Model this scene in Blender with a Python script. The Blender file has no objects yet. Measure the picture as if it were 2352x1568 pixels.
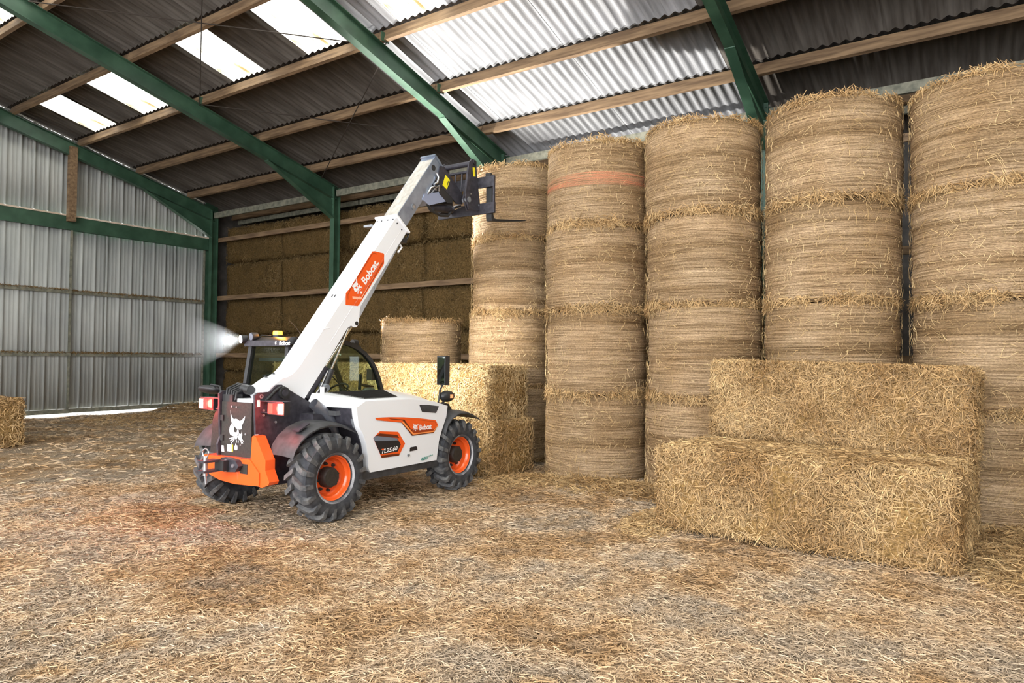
import bpy, bmesh, math, random
import numpy as np
from mathutils import Vector, Matrix, noise as mnoise

S = bpy.context.scene
COL = S.collection
# ------------------------------------------------------------------ camera
cam = bpy.data.objects.new('camera', bpy.data.cameras.new('camera')); COL.objects.link(cam)
cam.data.sensor_width = 36.0; cam.data.lens = 24.0; cam.data.clip_end = 300
YAW, PITCH, ROLL, CAMH = math.radians(33.78), math.radians(1.42), math.radians(-0.5), 1.72
_f = Vector((math.cos(PITCH)*math.cos(YAW), math.cos(PITCH)*math.sin(YAW), math.sin(PITCH)))
_r0 = Vector((math.sin(YAW), -math.cos(YAW), 0)); _d0 = _f.cross(_r0)
_r = math.cos(ROLL)*_r0 + math.sin(ROLL)*_d0; _d = -math.sin(ROLL)*_r0 + math.cos(ROLL)*_d0
_m = Matrix.Identity(4)
for i in range(3):
    _m[i][0] = _r[i]; _m[i][1] = -_d[i]; _m[i][2] = -_f[i]
_m[2][3] = CAMH
cam.matrix_world = _m
S.camera = cam
# ------------------------------------------------------------------ world, lights, exposure
W = bpy.data.worlds.new('sky'); S.world = W; W.use_nodes = True
W.node_tree.nodes['Background'].inputs[0].default_value = (0.95, 0.97, 1.0, 1)
W.node_tree.nodes['Background'].inputs[1].default_value = 3.0
def spot(name, loc, aim, energy, angle, blend=.6, size=.05, color=(1, 1, 1), parent=None):
    l = bpy.data.lights.new(name, 'SPOT'); l.energy = energy; l.spot_size = math.radians(angle)
    l.spot_blend = blend; l.shadow_soft_size = size; l.color = color
    o = bpy.data.objects.new(name, l); COL.objects.link(o); o.location = loc
    o.rotation_euler = (Vector(aim)-Vector(loc)).to_track_quat('-Z', 'Y').to_euler()
    if parent: o.parent = parent
    return o
spot('flood_lamp', (9.3, 11.0, 1.5), (10.5, 6.2, 7.5), 4300, 62, .8, .10, (1, .98, .93))
vs = S.view_settings
vs.view_transform = 'Standard'; vs.look = 'None'; vs.gamma = 1; vs.use_curve_mapping = False
vs.exposure = 1.22
try:
    S.cycles.max_bounces = 8; S.cycles.diffuse_bounces = 5; S.cycles.glossy_bounces = 3
    S.cycles.transparent_max_bounces = 12; S.cycles.use_denoising = True
    S.cycles.sample_clamp_indirect = 8.0; S.cycles.caustics_reflective = False; S.cycles.caustics_refractive = False
except Exception:
    pass

# ------------------------------------------------------------------ materials
MATS = {}
def mat(name, c1, c2=None, rough=.6, metal=0.0, scale=8.0, detail=6.0, bump=0.0, bscale=None, stretch=None,
        emit=None, emit_s=0.0, coords='Object', island=0.0, coat=0.0, contrast=(.35, .65), spec=None):
    """principled surface; colour runs between c1 and c2 over noise, optional random tint per loose piece"""
    if name in MATS: return MATS[name]
    m = bpy.data.materials.new(name); MATS[name] = m; m.use_nodes = True
    nt = m.node_tree; N = nt.nodes; L = nt.links; b = N['Principled BSDF']
    b.inputs['Roughness'].default_value = rough; b.inputs['Metallic'].default_value = metal
    if spec is not None: b.inputs['Specular IOR Level'].default_value = spec
    b.inputs['Coat Weight'].default_value = coat
    b.inputs['Base Color'].default_value = (*c1, 1)
    if emit:
        b.inputs['Emission Color'].default_value = (*emit, 1); b.inputs['Emission Strength'].default_value = emit_s
    if c2 is None and bump == 0: return m
    tc = N.new('ShaderNodeTexCoord'); out = tc.outputs[coords]
    if stretch:
        mp = N.new('ShaderNodeMapping'); mp.inputs['Scale'].default_value = stretch
        L.new(out, mp.inputs['Vector']); out = mp.outputs['Vector']
    nz = N.new('ShaderNodeTexNoise'); nz.inputs['Scale'].default_value = scale; nz.inputs['Detail'].default_value = detail
    L.new(out, nz.inputs['Vector'])
    if c2 is not None:
        rp = N.new('ShaderNodeValToRGB'); rp.color_ramp.elements[0].position, rp.color_ramp.elements[1].position = contrast
        rp.color_ramp.elements[0].color = (*c1, 1); rp.color_ramp.elements[1].color = (*c2, 1)
        L.new(nz.outputs['Fac'], rp.inputs['Fac']); col = rp.outputs['Color']
        if island:
            g = N.new('ShaderNodeNewGeometry'); mr = N.new('ShaderNodeMapRange')
            mr.inputs['To Min'].default_value = 1-island; mr.inputs['To Max'].default_value = 1+island*.7
            L.new(g.outputs['Random Per Island'], mr.inputs['Value'])
            vm = N.new('ShaderNodeVectorMath'); vm.operation = 'SCALE'
            L.new(col, vm.inputs[0]); L.new(mr.outputs['Result'], vm.inputs['Scale']); col = vm.outputs['Vector']
        L.new(col, b.inputs['Base Color'])
    if bump:
        src = nz.outputs['Fac']
        if bscale:
            n2 = N.new('ShaderNodeTexNoise'); n2.inputs['Scale'].default_value = bscale; n2.inputs['Detail'].default_value = 5
            L.new(out, n2.inputs['Vector']); src = n2.outputs['Fac']
        bp = N.new('ShaderNodeBump'); bp.inputs['Strength'].default_value = min(1, bump); bp.inputs['Distance'].default_value = .03*bump
        L.new(src, bp.inputs['Height']); L.new(bp.outputs['Normal'], b.inputs['Normal'])
    return m

def net_mat(name, ca, cb, dark):
    """straw bale wrapped in net: fine horizontal rows, broad darker bands, fibres"""
    m = bpy.data.materials.new(name); MATS[name] = m; m.use_nodes = True
    nt = m.node_tree; N = nt.nodes; L = nt.links; b = N['Principled BSDF']; b.inputs['Roughness'].default_value = .75
    b.inputs['Specular IOR Level'].default_value = .25
    tc = N.new('ShaderNodeTexCoord'); oi = N.new('ShaderNodeObjectInfo')
    add = N.new('ShaderNodeVectorMath'); add.operation = 'ADD'
    mul = N.new('ShaderNodeVectorMath'); mul.operation = 'SCALE'; mul.inputs[0].default_value = (3.1, 7.7, 5.3)
    L.new(oi.outputs['Random'], mul.inputs['Scale']); L.new(tc.outputs['Object'], add.inputs[0]); L.new(mul.outputs['Vector'], add.inputs[1])
    def nz(scale, stretch, detail=4, rough=.6):
        mp = N.new('ShaderNodeMapping'); mp.inputs['Scale'].default_value = stretch
        L.new(add.outputs['Vector'], mp.inputs['Vector'])
        n = N.new('ShaderNodeTexNoise'); n.inputs['Scale'].default_value = scale; n.inputs['Detail'].default_value = detail
        n.inputs['Roughness'].default_value = rough
        L.new(mp.outputs['Vector'], n.inputs['Vector']); return n.outputs['Fac']
    bands = nz(1.0, (.25, .25, 7), 3); lines = nz(1.0, (2.2, 2.2, 95), 2); fib = nz(1.0, (45, 45, 90), 3, .7); big = nz(1.6, (1, 1, 1), 2)
    def ramp(fac, p0, p1, c0, c1):
        r = N.new('ShaderNodeValToRGB'); r.color_ramp.elements[0].position = p0; r.color_ramp.elements[1].position = p1
        r.color_ramp.elements[0].color = (*c0, 1); r.color_ramp.elements[1].color = (*c1, 1); L.new(fac, r.inputs['Fac']); return r.outputs['Color']
    def mix(a, b2, fac, mode='MIX'):
        x = N.new('ShaderNodeMix'); x.data_type = 'RGBA'; x.blend_type = mode
        L.new(a, x.inputs['A']); L.new(b2, x.inputs['B'])
        if isinstance(fac, float): x.inputs['Factor'].default_value = fac
        else: L.new(fac, x.inputs['Factor'])
        return x.outputs['Result']
    base = ramp(big, .3, .7, ca, cb)
    bd = ramp(bands, .34, .58, (.60, .55, .46), (1.05, 1.05, 1.05))
    ln = ramp(lines, .38, .55, (.48, .44, .36), (1.08, 1.08, 1.08))
    fb = ramp(fib, .3, .7, (.55, .52, .48), (1.35, 1.32, 1.25))
    c = mix(base, bd, 1.0, 'MULTIPLY'); c = mix(c, ln, .8, 'MULTIPLY'); c = mix(c, fb, .9, 'MULTIPLY')
    L.new(c, b.inputs['Base Color'])
    ad = N.new('ShaderNodeMath'); ad.operation = 'MULTIPLY_ADD'; ad.inputs[1].default_value = .5
    L.new(fib, ad.inputs[0]); L.new(lines, ad.inputs[2])
    bp = N.new('ShaderNodeBump'); bp.inputs['Strength'].default_value = .9; bp.inputs['Distance'].default_value = .02
    L.new(ad.outputs[0], bp.inputs['Height']); L.new(bp.outputs['Normal'], b.inputs['Normal'])
    return m

STRAW = mat('straw', (.33, .195, .078), (.55, .375, .18), rough=.55, scale=1.3, island=.5, spec=.3)
def patch_mat(name, cols, scale, rough, island, fine=0.0, bump=0.0):
    """patches of several straw tones, with fine speckle and a random tint per loose piece"""
    m = bpy.data.materials.new(name); MATS[name] = m; m.use_nodes = True
    nt = m.node_tree; N = nt.nodes; L = nt.links; b = N['Principled BSDF']; b.inputs['Roughness'].default_value = rough
    b.inputs['Specular IOR Level'].default_value = .2
    tc = N.new('ShaderNodeTexCoord')
    nz = N.new('ShaderNodeTexNoise'); nz.inputs['Scale'].default_value = scale; nz.inputs['Detail'].default_value = 5; nz.inputs['Roughness'].default_value = .62
    L.new(tc.outputs['Object'], nz.inputs['Vector'])
    rp = N.new('ShaderNodeValToRGB'); e = rp.color_ramp.elements
    while len(e) < len(cols): e.new(.5)
    for k, c in enumerate(cols): e[k].position = .32+.36*k/(len(cols)-1); e[k].color = (*c, 1)
    L.new(nz.outputs['Fac'], rp.inputs['Fac']); col = rp.outputs['Color']
    sc = None
    if island:
        g = N.new('ShaderNodeNewGeometry'); mr = N.new('ShaderNodeMapRange'); mr.inputs['To Min'].default_value = 1-island; mr.inputs['To Max'].default_value = 1+island*.7
        L.new(g.outputs['Random Per Island'], mr.inputs['Value']); sc = mr.outputs['Result']
    if fine:
        n2 = N.new('ShaderNodeTexNoise'); n2.inputs['Scale'].default_value = fine; n2.inputs['Detail'].default_value = 6
        L.new(tc.outputs['Object'], n2.inputs['Vector']); mr = N.new('ShaderNodeMapRange')
        mr.inputs['From Min'].default_value = .3; mr.inputs['From Max'].default_value = .7; mr.inputs['To Min'].default_value = .35; mr.inputs['To Max'].default_value = 1.25
        L.new(n2.outputs['Fac'], mr.inputs['Value']); sc = mr.outputs['Result']
        if bump:
            bp = N.new('ShaderNodeBump'); bp.inputs['Strength'].default_value = bump; bp.inputs['Distance'].default_value = .02
            L.new(n2.outputs['Fac'], bp.inputs['Height']); L.new(bp.outputs['Normal'], b.inputs['Normal'])
    if sc is not None:
        vm = N.new('ShaderNodeVectorMath'); vm.operation = 'SCALE'; L.new(col, vm.inputs[0]); L.new(sc, vm.inputs['Scale']); col = vm.outputs['Vector']
    L.new(col, b.inputs['Base Color']); return m
FCOL = [(.33, .235, .15), (.42, .26, .125), (.56, .40, .245), (.42, .33, .235), (.52, .345, .18)]
STRAWF = patch_mat('straw_loose', FCOL, .75, .55, .5)
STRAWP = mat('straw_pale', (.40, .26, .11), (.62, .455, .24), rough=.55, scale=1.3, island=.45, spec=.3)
BALEBODY = mat('bale_body', (.10, .058, .02), (.38, .235, .09), rough=.9, scale=38, detail=8, bump=1.0, contrast=(.3, .66), spec=.1)
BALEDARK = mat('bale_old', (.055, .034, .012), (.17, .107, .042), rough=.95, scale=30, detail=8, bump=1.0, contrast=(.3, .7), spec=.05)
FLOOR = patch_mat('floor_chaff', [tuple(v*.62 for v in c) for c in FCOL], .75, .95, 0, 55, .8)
NET = net_mat('net_wrap', (.345, .232, .130), (.41, .30, .192), None)
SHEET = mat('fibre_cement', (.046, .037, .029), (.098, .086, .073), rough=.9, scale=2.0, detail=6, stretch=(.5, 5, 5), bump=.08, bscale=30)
SHEET2 = mat('fibre_cement_pale', (.20, .20, .205), (.34, .34, .35), rough=.9, scale=2.0, detail=6, stretch=(.5, 5, 5), bump=.08, bscale=30)  # lighter grey than the other sheets, for part of one bay
GREEN = mat('green_paint', (.024, .062, .036), (.046, .104, .062), rough=.5, scale=3, detail=8)
WOOD = mat('wood_purlin', (.115, .068, .034), (.25, .16, .085), rough=.8, scale=2.5, detail=8, stretch=(6, .6, 6), bump=.2)
WOODP = mat('wood_pale_daylit', (.50, .40, .30), (.68, .56, .45), rough=.8, scale=2.5, detail=8, stretch=(.6, 6, 6))  # pale board over the door beam; daylight from the gap is put into its colour
CLAD = mat('cladding_metal', (.34, .35, .335), (.46, .47, .44), rough=.75, metal=0, scale=1.8, detail=10, stretch=(1, 1, .35), bump=.05)
STEELRAIL = mat('rail_steel', (.12, .12, .09), (.24, .23, .17), rough=.8, scale=9)
GREYSTEEL = mat('galvanised', (.20, .21, .23), (.30, .32, .34), rough=.5, metal=.5, scale=6)
EARTH = mat('outside_ground', (.42, .42, .38), (.55, .54, .48), rough=1, scale=2)
WHITE = mat('white_paint', (.80, .81, .83), rough=.28, coat=.4)
CREAM = mat('white_paint_top', (.76, .76, .76), rough=.4)
BLACK = mat('black_frame', (.022, .020, .027), (.045, .042, .052), rough=.5, scale=20)
BLACKP = mat('black_plastic', (.022, .022, .023), rough=.45)
GREYP = mat('grey_plastic', (.03, .03, .032), (.055, .055, .058), rough=.6, scale=12)
PANEL = mat('rear_panel', (.020, .016, .013), (.035, .028, .022), rough=.6, scale=40)
ORANGE = mat('orange_paint', (.86, .115, .018), rough=.25, coat=.5)
DORANGE = mat('decal_orange', (.80, .10, .012), rough=.35)
DORANGEL = mat('decal_light_orange', (.95, .30, .08), rough=.35)
DBROWN = mat('decal_brown', (.12, .022, .006), rough=.35)
DWHITE = mat('decal_white', (.82, .82, .82), rough=.4)
DBLACK = mat('decal_black', (.02, .018, .02), rough=.3)
DGREY = mat('decal_grey', (.16, .18, .22), rough=.3)
DGREEN = mat('decal_green', (.01, .25, .19), rough=.4)
YELLOW = mat('sticker_yellow', (.85, .74, .02), rough=.4)
RUBBER = mat('tyre_rubber', (.018, .019, .024), (.055, .055, .058), rough=.8, scale=14, detail=8, bump=.1)
RUBBERL = mat('tyre_lug', (.045, .046, .05), (.13, .125, .12), rough=.85, scale=16, detail=8)
CHROME = mat('chrome', (.72, .72, .72), rough=.18, metal=1)
ZINC = mat('zinc_bolt', (.6, .62, .66), rough=.3, metal=.9)
BOOMSTEEL = mat('boom_steel', (.22, .26, .33), (.36, .41, .50), rough=.3, metal=.55, scale=5, detail=8)
BOOMTOP = mat('boom_steel_top', (.40, .37, .32), (.58, .55, .50), rough=.5, metal=.3, scale=4, stretch=(4, 4, .6))
LAV = mat('blue_grey_plate', (.32, .37, .52), rough=.4, metal=.3)
PIPE = mat('exhaust_steel', (.24, .25, .29), (.36, .37, .42), rough=.35, metal=.7, scale=9)
MIRROR = mat('mirror_glass', (.55, .6, .6), rough=.04, metal=1)
RED = mat('tail_lens', (.6, .01, .01), rough=.2, emit=(1, .02, .015), emit_s=2.2)
REDHOT = mat('tail_lens_lit', (1, .3, .2), rough=.2, emit=(1, .28, .2), emit_s=16)
REDDIM = mat('tail_lens_dim', (.45, .05, .04), rough=.2, emit=(1, .12, .08), emit_s=.5)
AMBER = mat('beacon_lens', (1, .35, .02), rough=.2, emit=(1, .30, .015), emit_s=5)
LAMPW = mat('lamp_lens', (1, 1, 1), rough=.2, emit=(.93, .98, 1), emit_s=60)
AMBLOW = mat('indicator_lens', (.8, .3, .12), rough=.3, emit=(1, .35, .15), emit_s=.35)
def glass_mat():
    m = bpy.data.materials.new('cab_glass'); m.use_nodes = True; nt = m.node_tree; N = nt.nodes; L = nt.links
    N.remove(N['Principled BSDF']); o = N['Material Output']
    t = N.new('ShaderNodeBsdfTransparent'); t.inputs[0].default_value = (.80, .86, .78, 1)
    g = N.new('ShaderNodeBsdfGlossy'); g.inputs['Roughness'].default_value = .02
    lw = N.new('ShaderNodeLayerWeight'); lw.inputs['Blend'].default_value = .5
    pw = N.new('ShaderNodeMath'); pw.operation = 'POWER'; pw.inputs[1].default_value = 4.5; L.new(lw.outputs['Facing'], pw.inputs[0])
    fr = N.new('ShaderNodeMath'); fr.operation = 'MULTIPLY_ADD'; fr.inputs[1].default_value = .7; fr.inputs[2].default_value = .035; L.new(pw.outputs[0], fr.inputs[0])
    mx = N.new('ShaderNodeMixShader'); L.new(fr.outputs[0], mx.inputs[0]); L.new(t.outputs[0], mx.inputs[1]); L.new(g.outputs[0], mx.inputs[2])
    L.new(mx.outputs[0], o.inputs[0]); return m
GLASS = glass_mat()
def skylight_mat():
    m = bpy.data.materials.new('translucent_sheet'); m.use_nodes = True; nt = m.node_tree; N = nt.nodes; L = nt.links
    N.remove(N['Principled BSDF']); o = N['Material Output']
    tc = N.new('ShaderNodeTexCoord'); nz = N.new('ShaderNodeTexNoise'); nz.inputs['Scale'].default_value = 2.2; nz.inputs['Detail'].default_value = 8
    mp = N.new('ShaderNodeMapping'); mp.inputs['Scale'].default_value = (.5, 6, 1); L.new(tc.outputs['Object'], mp.inputs['Vector']); L.new(mp.outputs['Vector'], nz.inputs['Vector'])
    rp = N.new('ShaderNodeValToRGB'); rp.color_ramp.elements[0].position = .30; rp.color_ramp.elements[1].position = .50
    rp.color_ramp.elements[0].color = (.40, .33, .20, 1); rp.color_ramp.elements[1].color = (.92, .92, .88, 1)
    L.new(nz.outputs['Fac'], rp.inputs[0])
    t = N.new('ShaderNodeBsdfTranslucent'); L.new(rp.outputs[0], t.inputs[0])
    p = N.new('ShaderNodeBsdfTransparent'); L.new(rp.outputs[0], p.inputs[0])
    mx = N.new('ShaderNodeMixShader'); mx.inputs[0].default_value = .45
    L.new(t.outputs[0], mx.inputs[1]); L.new(p.outputs[0], mx.inputs[2]); L.new(mx.outputs[0], o.inputs[0]); return m
SKYL = skylight_mat()

# ------------------------------------------------------------------ helpers
def tag(o, label=None, cat=None, group=None, kind=None):
    if label: o['label'] = label
    if cat: o['category'] = cat
    if group: o['group'] = group
    if kind: o['kind'] = kind
    return o
def empty(name, loc=(0, 0, 0), rz=0.0, parent=None):
    o = bpy.data.objects.new(name, None); COL.objects.link(o); o.location = loc; o.rotation_euler = (0, 0, rz)
    o.empty_display_size = .1
    if parent: o.parent = parent
    return o
def link(name, me, m=None, parent=None, loc=None):
    if m is not None and not me.materials: me.materials.append(m)
    o = bpy.data.objects.new(name, me); COL.objects.link(o)
    if parent is not None: o.parent = parent
    if loc is not None: o.location = loc
    return o
def finish(bm, name, smooth=None, bevel=0.0, seg=2):
    if bevel:
        es = [e for e in bm.edges if len(e.link_faces) == 2 and e.calc_face_angle(0) > .5]
        bmesh.ops.bevel(bm, geom=es, offset=bevel, segments=seg, affect='EDGES', profile=.5)
    bmesh.ops.recalc_face_normals(bm, faces=bm.faces)
    me = bpy.data.meshes.new(name); bm.to_mesh(me); bm.free()
    if smooth is not None:
        me.polygons.foreach_set('use_smooth', [True]*len(me.polygons))
        try: me.set_sharp_from_angle(angle=math.radians(smooth))
        except Exception: pass
    return me
class B:
    """collects shapes into one mesh"""
    def __init__(s): s.bm = bmesh.new()
    def poly(s, pts): 
        return s.bm.faces.new([s.bm.verts.new(p) for p in pts])
    def prism(s, pts, off):
        off = Vector(off); a = [s.bm.verts.new(p) for p in pts]; b = [s.bm.verts.new(Vector(p)+off) for p in pts]
        s.bm.faces.new(a); s.bm.faces.new(b[::-1]); n = len(a)
        for i in range(n): s.bm.faces.new((a[i], b[i], b[(i+1) % n], a[(i+1) % n]))
        return s
    def xz(s, prof, y0, y1): return s.prism([(x, y0, z) for x, z in prof], (0, y1-y0, 0))
    def yz(s, prof, x0, x1): return s.prism([(x0, y, z) for y, z in prof], (x1-x0, 0, 0))
    def xy(s, prof, z0, z1): return s.prism([(x, y, z0) for x, y in prof], (0, 0, z1-z0))
    def box(s, x0, x1, y0, y1, z0, z1): return s.prism([(x0, y0, z0), (x1, y0, z0), (x1, y1, z0), (x0, y1, z0)], (0, 0, z1-z0))
    def tube(s, pts, r, n=10, cap=True):
        pts = [Vector(p) for p in pts]; rings = []
        rr = r if isinstance(r, (list, tuple)) else [r]*len(pts)
        up = None
        for i, p in enumerate(pts):
            d = (pts[min(i+1, len(pts)-1)]-pts[max(i-1, 0)]).normalized()
            if up is None: up = d.orthogonal().normalized()
            up = (up-d*up.dot(d)).normalized(); w = d.cross(up)
            rings.append([s.bm.verts.new(p+(up*math.cos(2*math.pi*k/n)+w*math.sin(2*math.pi*k/n))*rr[i]) for k in range(n)])
        for a, b in zip(rings, rings[1:]):
            for k in range(n): s.bm.faces.new((a[k], a[(k+1) % n], b[(k+1) % n], b[k]))
        if cap: s.bm.faces.new(rings[0][::-1]); s.bm.faces.new(rings[-1])
        return s
    def bar(s, pts, w, h, up=(0, 0, 1)):
        """rectangular section swept along points"""
        pts = [Vector(p) for p in pts]; rings = []
        for i, p in enumerate(pts):
            d = (pts[min(i+1, len(pts)-1)]-pts[max(i-1, 0)]).normalized()
            u = Vector(up); u = (u-d*u.dot(d)).normalized(); v = d.cross(u)
            rings.append([s.bm.verts.new(p+v*a*w/2+u*b*h/2) for a, b in ((-1, -1), (1, -1), (1, 1), (-1, 1))])
        for a, b in zip(rings, rings[1:]):
            for k in range(4): s.bm.faces.new((a[k], a[(k+1) % 4], b[(k+1) % 4], b[k]))
        s.bm.faces.new(rings[0][::-1]); s.bm.faces.new(rings[-1]); return s
    def lathe(s, prof, n=40, c=(0, 0, 0), axis='y', closed=False, cap=True):
        """prof: list of (radius, height along axis)"""
        rings = []
        for r, h in prof:
            ring = []
            for k in range(n):
                a = 2*math.pi*k/n; u, v = r*math.cos(a), r*math.sin(a)
                p = {'y': (u, h, v), 'z': (u, v, h), 'x': (h, u, v)}[axis]
                ring.append(s.bm.verts.new((p[0]+c[0], p[1]+c[1], p[2]+c[2])))
            rings.append(ring)
        pr = list(zip(rings, rings[1:]))
        if closed: pr.append((rings[-1], rings[0]))
        for a, b in pr:
            for k in range(n): s.bm.faces.new((a[k], a[(k+1) % n], b[(k+1) % n], b[k]))
        if not closed and cap:
            s.bm.faces.new(rings[0][::-1]); s.bm.faces.new(rings[-1])
        return s
    def cyl(s, p0, p1, r, n=16): return s.tube([p0, p1], r, n)
    def ell(s, c, rx, ry, rz, n=16):
        bmesh.ops.create_uvsphere(s.bm, u_segments=n, v_segments=n//2, radius=1, matrix=Matrix.Translation(c) @ Matrix.Diagonal((rx, ry, rz, 1)))
        return s
    def make(s, name, m, parent=None, bevel=0.0, smooth=None, seg=2, label=None):
        o = link(name, finish(s.bm, name, smooth, bevel, seg), m, parent)
        if label: o['label'] = label
        return o
def np_mesh(name, verts, quads, smooth=False):
    me = bpy.data.meshes.new(name); nv, nq = len(verts), len(quads)
    me.vertices.add(nv); me.vertices.foreach_set('co', np.ascontiguousarray(verts, dtype=np.float32).ravel())
    me.loops.add(nq*4); me.loops.foreach_set('vertex_index', np.ascontiguousarray(quads, dtype=np.int32).ravel())
    me.polygons.add(nq); me.polygons.foreach_set('loop_start', np.arange(0, nq*4, 4, dtype=np.int32))
    try: me.polygons.foreach_set('loop_total', np.full(nq, 4, dtype=np.int32))
    except Exception: pass
    me.update(calc_edges=True)
    if smooth: me.polygons.foreach_set('use_smooth', [True]*nq)
    return me
def norm(a): return a/np.maximum(np.linalg.norm(a, axis=1, keepdims=True), 1e-9)
def straws(name, P, Nn, rng, length=(.05, .14), width=(.004, .008), lift=(-5, 35), tang=None, tmix=0.0, droop=0.0):
    """each straw is a ribbon folded once in the middle, rooted at P on a surface with normal Nn"""
    n = len(P); Nn = norm(Nn)
    t = norm(np.cross(Nn, rng.normal(size=(n, 3))))
    if tang is not None: t = norm(t*(1-tmix)+tang*tmix*np.sign(rng.normal(size=(n, 1))))
    la = np.radians(rng.uniform(*lift, size=(n, 1)))
    d = t*np.cos(la)+Nn*np.sin(la)
    Ln = rng.uniform(*length, size=(n, 1)); Wd = rng.uniform(*width, size=(n, 1))/2
    side = norm(np.cross(d, norm(Nn+.8*rng.normal(size=(n, 3)))))
    bend = norm(rng.normal(size=(n, 3)))*Ln*.10
    p0 = P-d*Ln*.5; p1 = P+bend; p2 = P+d*Ln*.5+bend*.3
    p2[:, 2] -= (droop*Ln)[:, 0]
    V = np.stack([p0-side*Wd*.8, p0+side*Wd*.8, p1-side*Wd, p1+side*Wd, p2-side*Wd*.5, p2+side*Wd*.5], axis=1).reshape(-1, 3)
    i = (np.arange(n)*6)[:, None]
    Q = np.concatenate([i+np.array([[0, 1, 3, 2]]), i+np.array([[2, 3, 5, 4]])], axis=1).reshape(-1, 4)
    return np_mesh(name, V, Q)

def text_obj(name, s, height, width, m, parent, origin, u, v, bold=0.0, shear=0.0, label=None):
    """flat lettering fitted to width x height: u = writing direction, v = up direction in the parent's frame"""
    cu = bpy.data.curves.new(name, 'FONT'); cu.body = s; cu.size = 1; cu.offset = bold; cu.resolution_u = 3
    t = bpy.data.objects.new(name, cu); COL.objects.link(t)
    me = bpy.data.meshes.new_from_object(t.evaluated_get(bpy.context.evaluated_depsgraph_get()))
    bpy.data.objects.remove(t); bpy.data.curves.remove(cu)
    u, v, o0 = Vector(u), Vector(v), Vector(origin)
    xs = [w.co.x for w in me.vertices]; ys = [w.co.y for w in me.vertices]
    kx = width/(max(xs)-min(xs)); ky = height/(max(ys)-min(ys)); x0, y0 = min(xs), min(ys)
    for w in me.vertices:
        a, b = (w.co.x-x0)*kx, (w.co.y-y0)*ky; w.co = o0+u*(a+shear*b)+v*b
    me.materials.clear()
    o = link(name, me, m, parent)
    if label: o['label'] = label
    return o

# ------------------------------------------------------------------ building dimensions
XCOL = 13.2; YR = [20.75, 14.9, 9.1, 3.15, -2.8]; YG = 21.1
SL = .25
def zt(x): return 7.57-SL*(x-9.05)              # top of the rafters
XB = 15.5; XF = -4.5
# ------------------------------------------------------------------ floor
rng = np.random.default_rng(7)
def ground_z(x, y):
    return .030*np.sin(x*1.1+.6*np.sin(y*.7))*np.sin(y*.9+1.3)*.5+.012*np.sin(x*3.1+y*1.7)+.008*np.sin(x*5.3-y*4.1)
gx = np.linspace(XF-4, XB, 130); gy = np.linspace(-10, 21.02, 180)
GX, GY = np.meshgrid(gx, gy, indexing='ij'); GZ = ground_z(GX, GY)
Vf = np.stack([GX, GY, GZ], -1).reshape(-1, 3); ny = len(gy)
I, J = np.meshgrid(np.arange(len(gx)-1), np.arange(ny-1), indexing='ij'); a = (I*ny+J).ravel()
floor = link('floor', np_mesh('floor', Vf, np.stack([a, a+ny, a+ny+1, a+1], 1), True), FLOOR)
tag(floor, 'barn floor covered with trampled straw and chaff', 'floor', kind='structure')
out = B().box(-40, 60, 21.3, 80, -.35, -.05).make('ground_outside', EARTH)
tag(out, 'pale yard outside, seen as a bright gap under the sliding doors', 'ground', kind='structure')

def floor_points(n, r0, r1, a0=-12, a1=82):
    r = np.sqrt(rng.uniform(r0**2, r1**2, n)); an = np.radians(rng.uniform(a0, a1, n))
    x, y = r*np.cos(an), r*np.sin(an); k = (x < 13.0) & (y < 20.8); return x[k], y[k]
parts = []
for n, r0, r1, ln, wd in ((170000, 2.6, 6.2, (.025, .105), (.003, .0068)), (140000, 6.2, 11, (.03, .12), (.004, .008)), (50000, 11, 24, (.06, .16), (.008, .016))):
    x, y = floor_points(n, r0, r1); z = ground_z(x, y)+rng.uniform(.0, .022, len(x))
    P = np.stack([x, y, z], 1); Nn = np.tile([[0., 0, 1]], (len(P), 1))
    parts.append((P, Nn, ln, wd))
for P, Nn, ln, wd in parts:
    o = link('loose_straw', straws('loose_straw', P, Nn, rng, ln, wd, (-6, 16)), STRAWF, floor); o['kind'] = 'stuff'

# ------------------------------------------------------------------ roof
ceil = empty('ceiling'); tag(ceil, 'grey corrugated pitched roof on green steel rafters and timber purlins', 'roof', kind='structure')
NC, PITCHC, AMP, TH = 7, 1.25/7, .027, .007
def sheet_mesh(name, length):
    ys = np.linspace(-.02, 1.25+.06, NC*8+1); zz = AMP*np.cos(2*np.pi*ys/PITCHC)
    nx = 3; xs = np.linspace(0, length, nx); V = []
    for lay in (0, 1):
        for xx in xs:
            for yy, z in zip(ys, zz): V.append((xx, yy, z+lay*TH))
    n = len(ys); Q = []
    for lay in (0, 1):
        for i in range(nx-1):
            for j in range(n-1):
                b0 = lay*nx*n+i*n+j; q = (b0, b0+n, b0+n+1, b0+1); Q.append(q if lay else q[::-1])
    for j in range(n-1):
        Q.append((j, j+1, nx*n+j+1, nx*n+j)); e = (nx-1)*n; Q.append((e+j+1, e+j, nx*n+e+j, nx*n+e+j+1))
    return np_mesh(name, np.array(V), np.array(Q), True)
ang = math.atan(SL); PSP = 1.63; RL = PSP/math.cos(ang)
sm = sheet_mesh('roof_sheet', RL+.13); sk = sheet_mesh('skylight_sheet', RL+.13)
sm2 = sm.copy(); sm2.name = 'roof_sheet_pale'; sm2.materials.append(SHEET2); sm.materials.append(SHEET); sk.materials.append(SKYL)
XP = [9.05+PSP*k for k in range(-8, 4)]            # purlin lines
rnd = random.Random(3)
PH = .215
skyy = (7.37, 9.87, 12.37, 16.12, 18.62)
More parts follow.
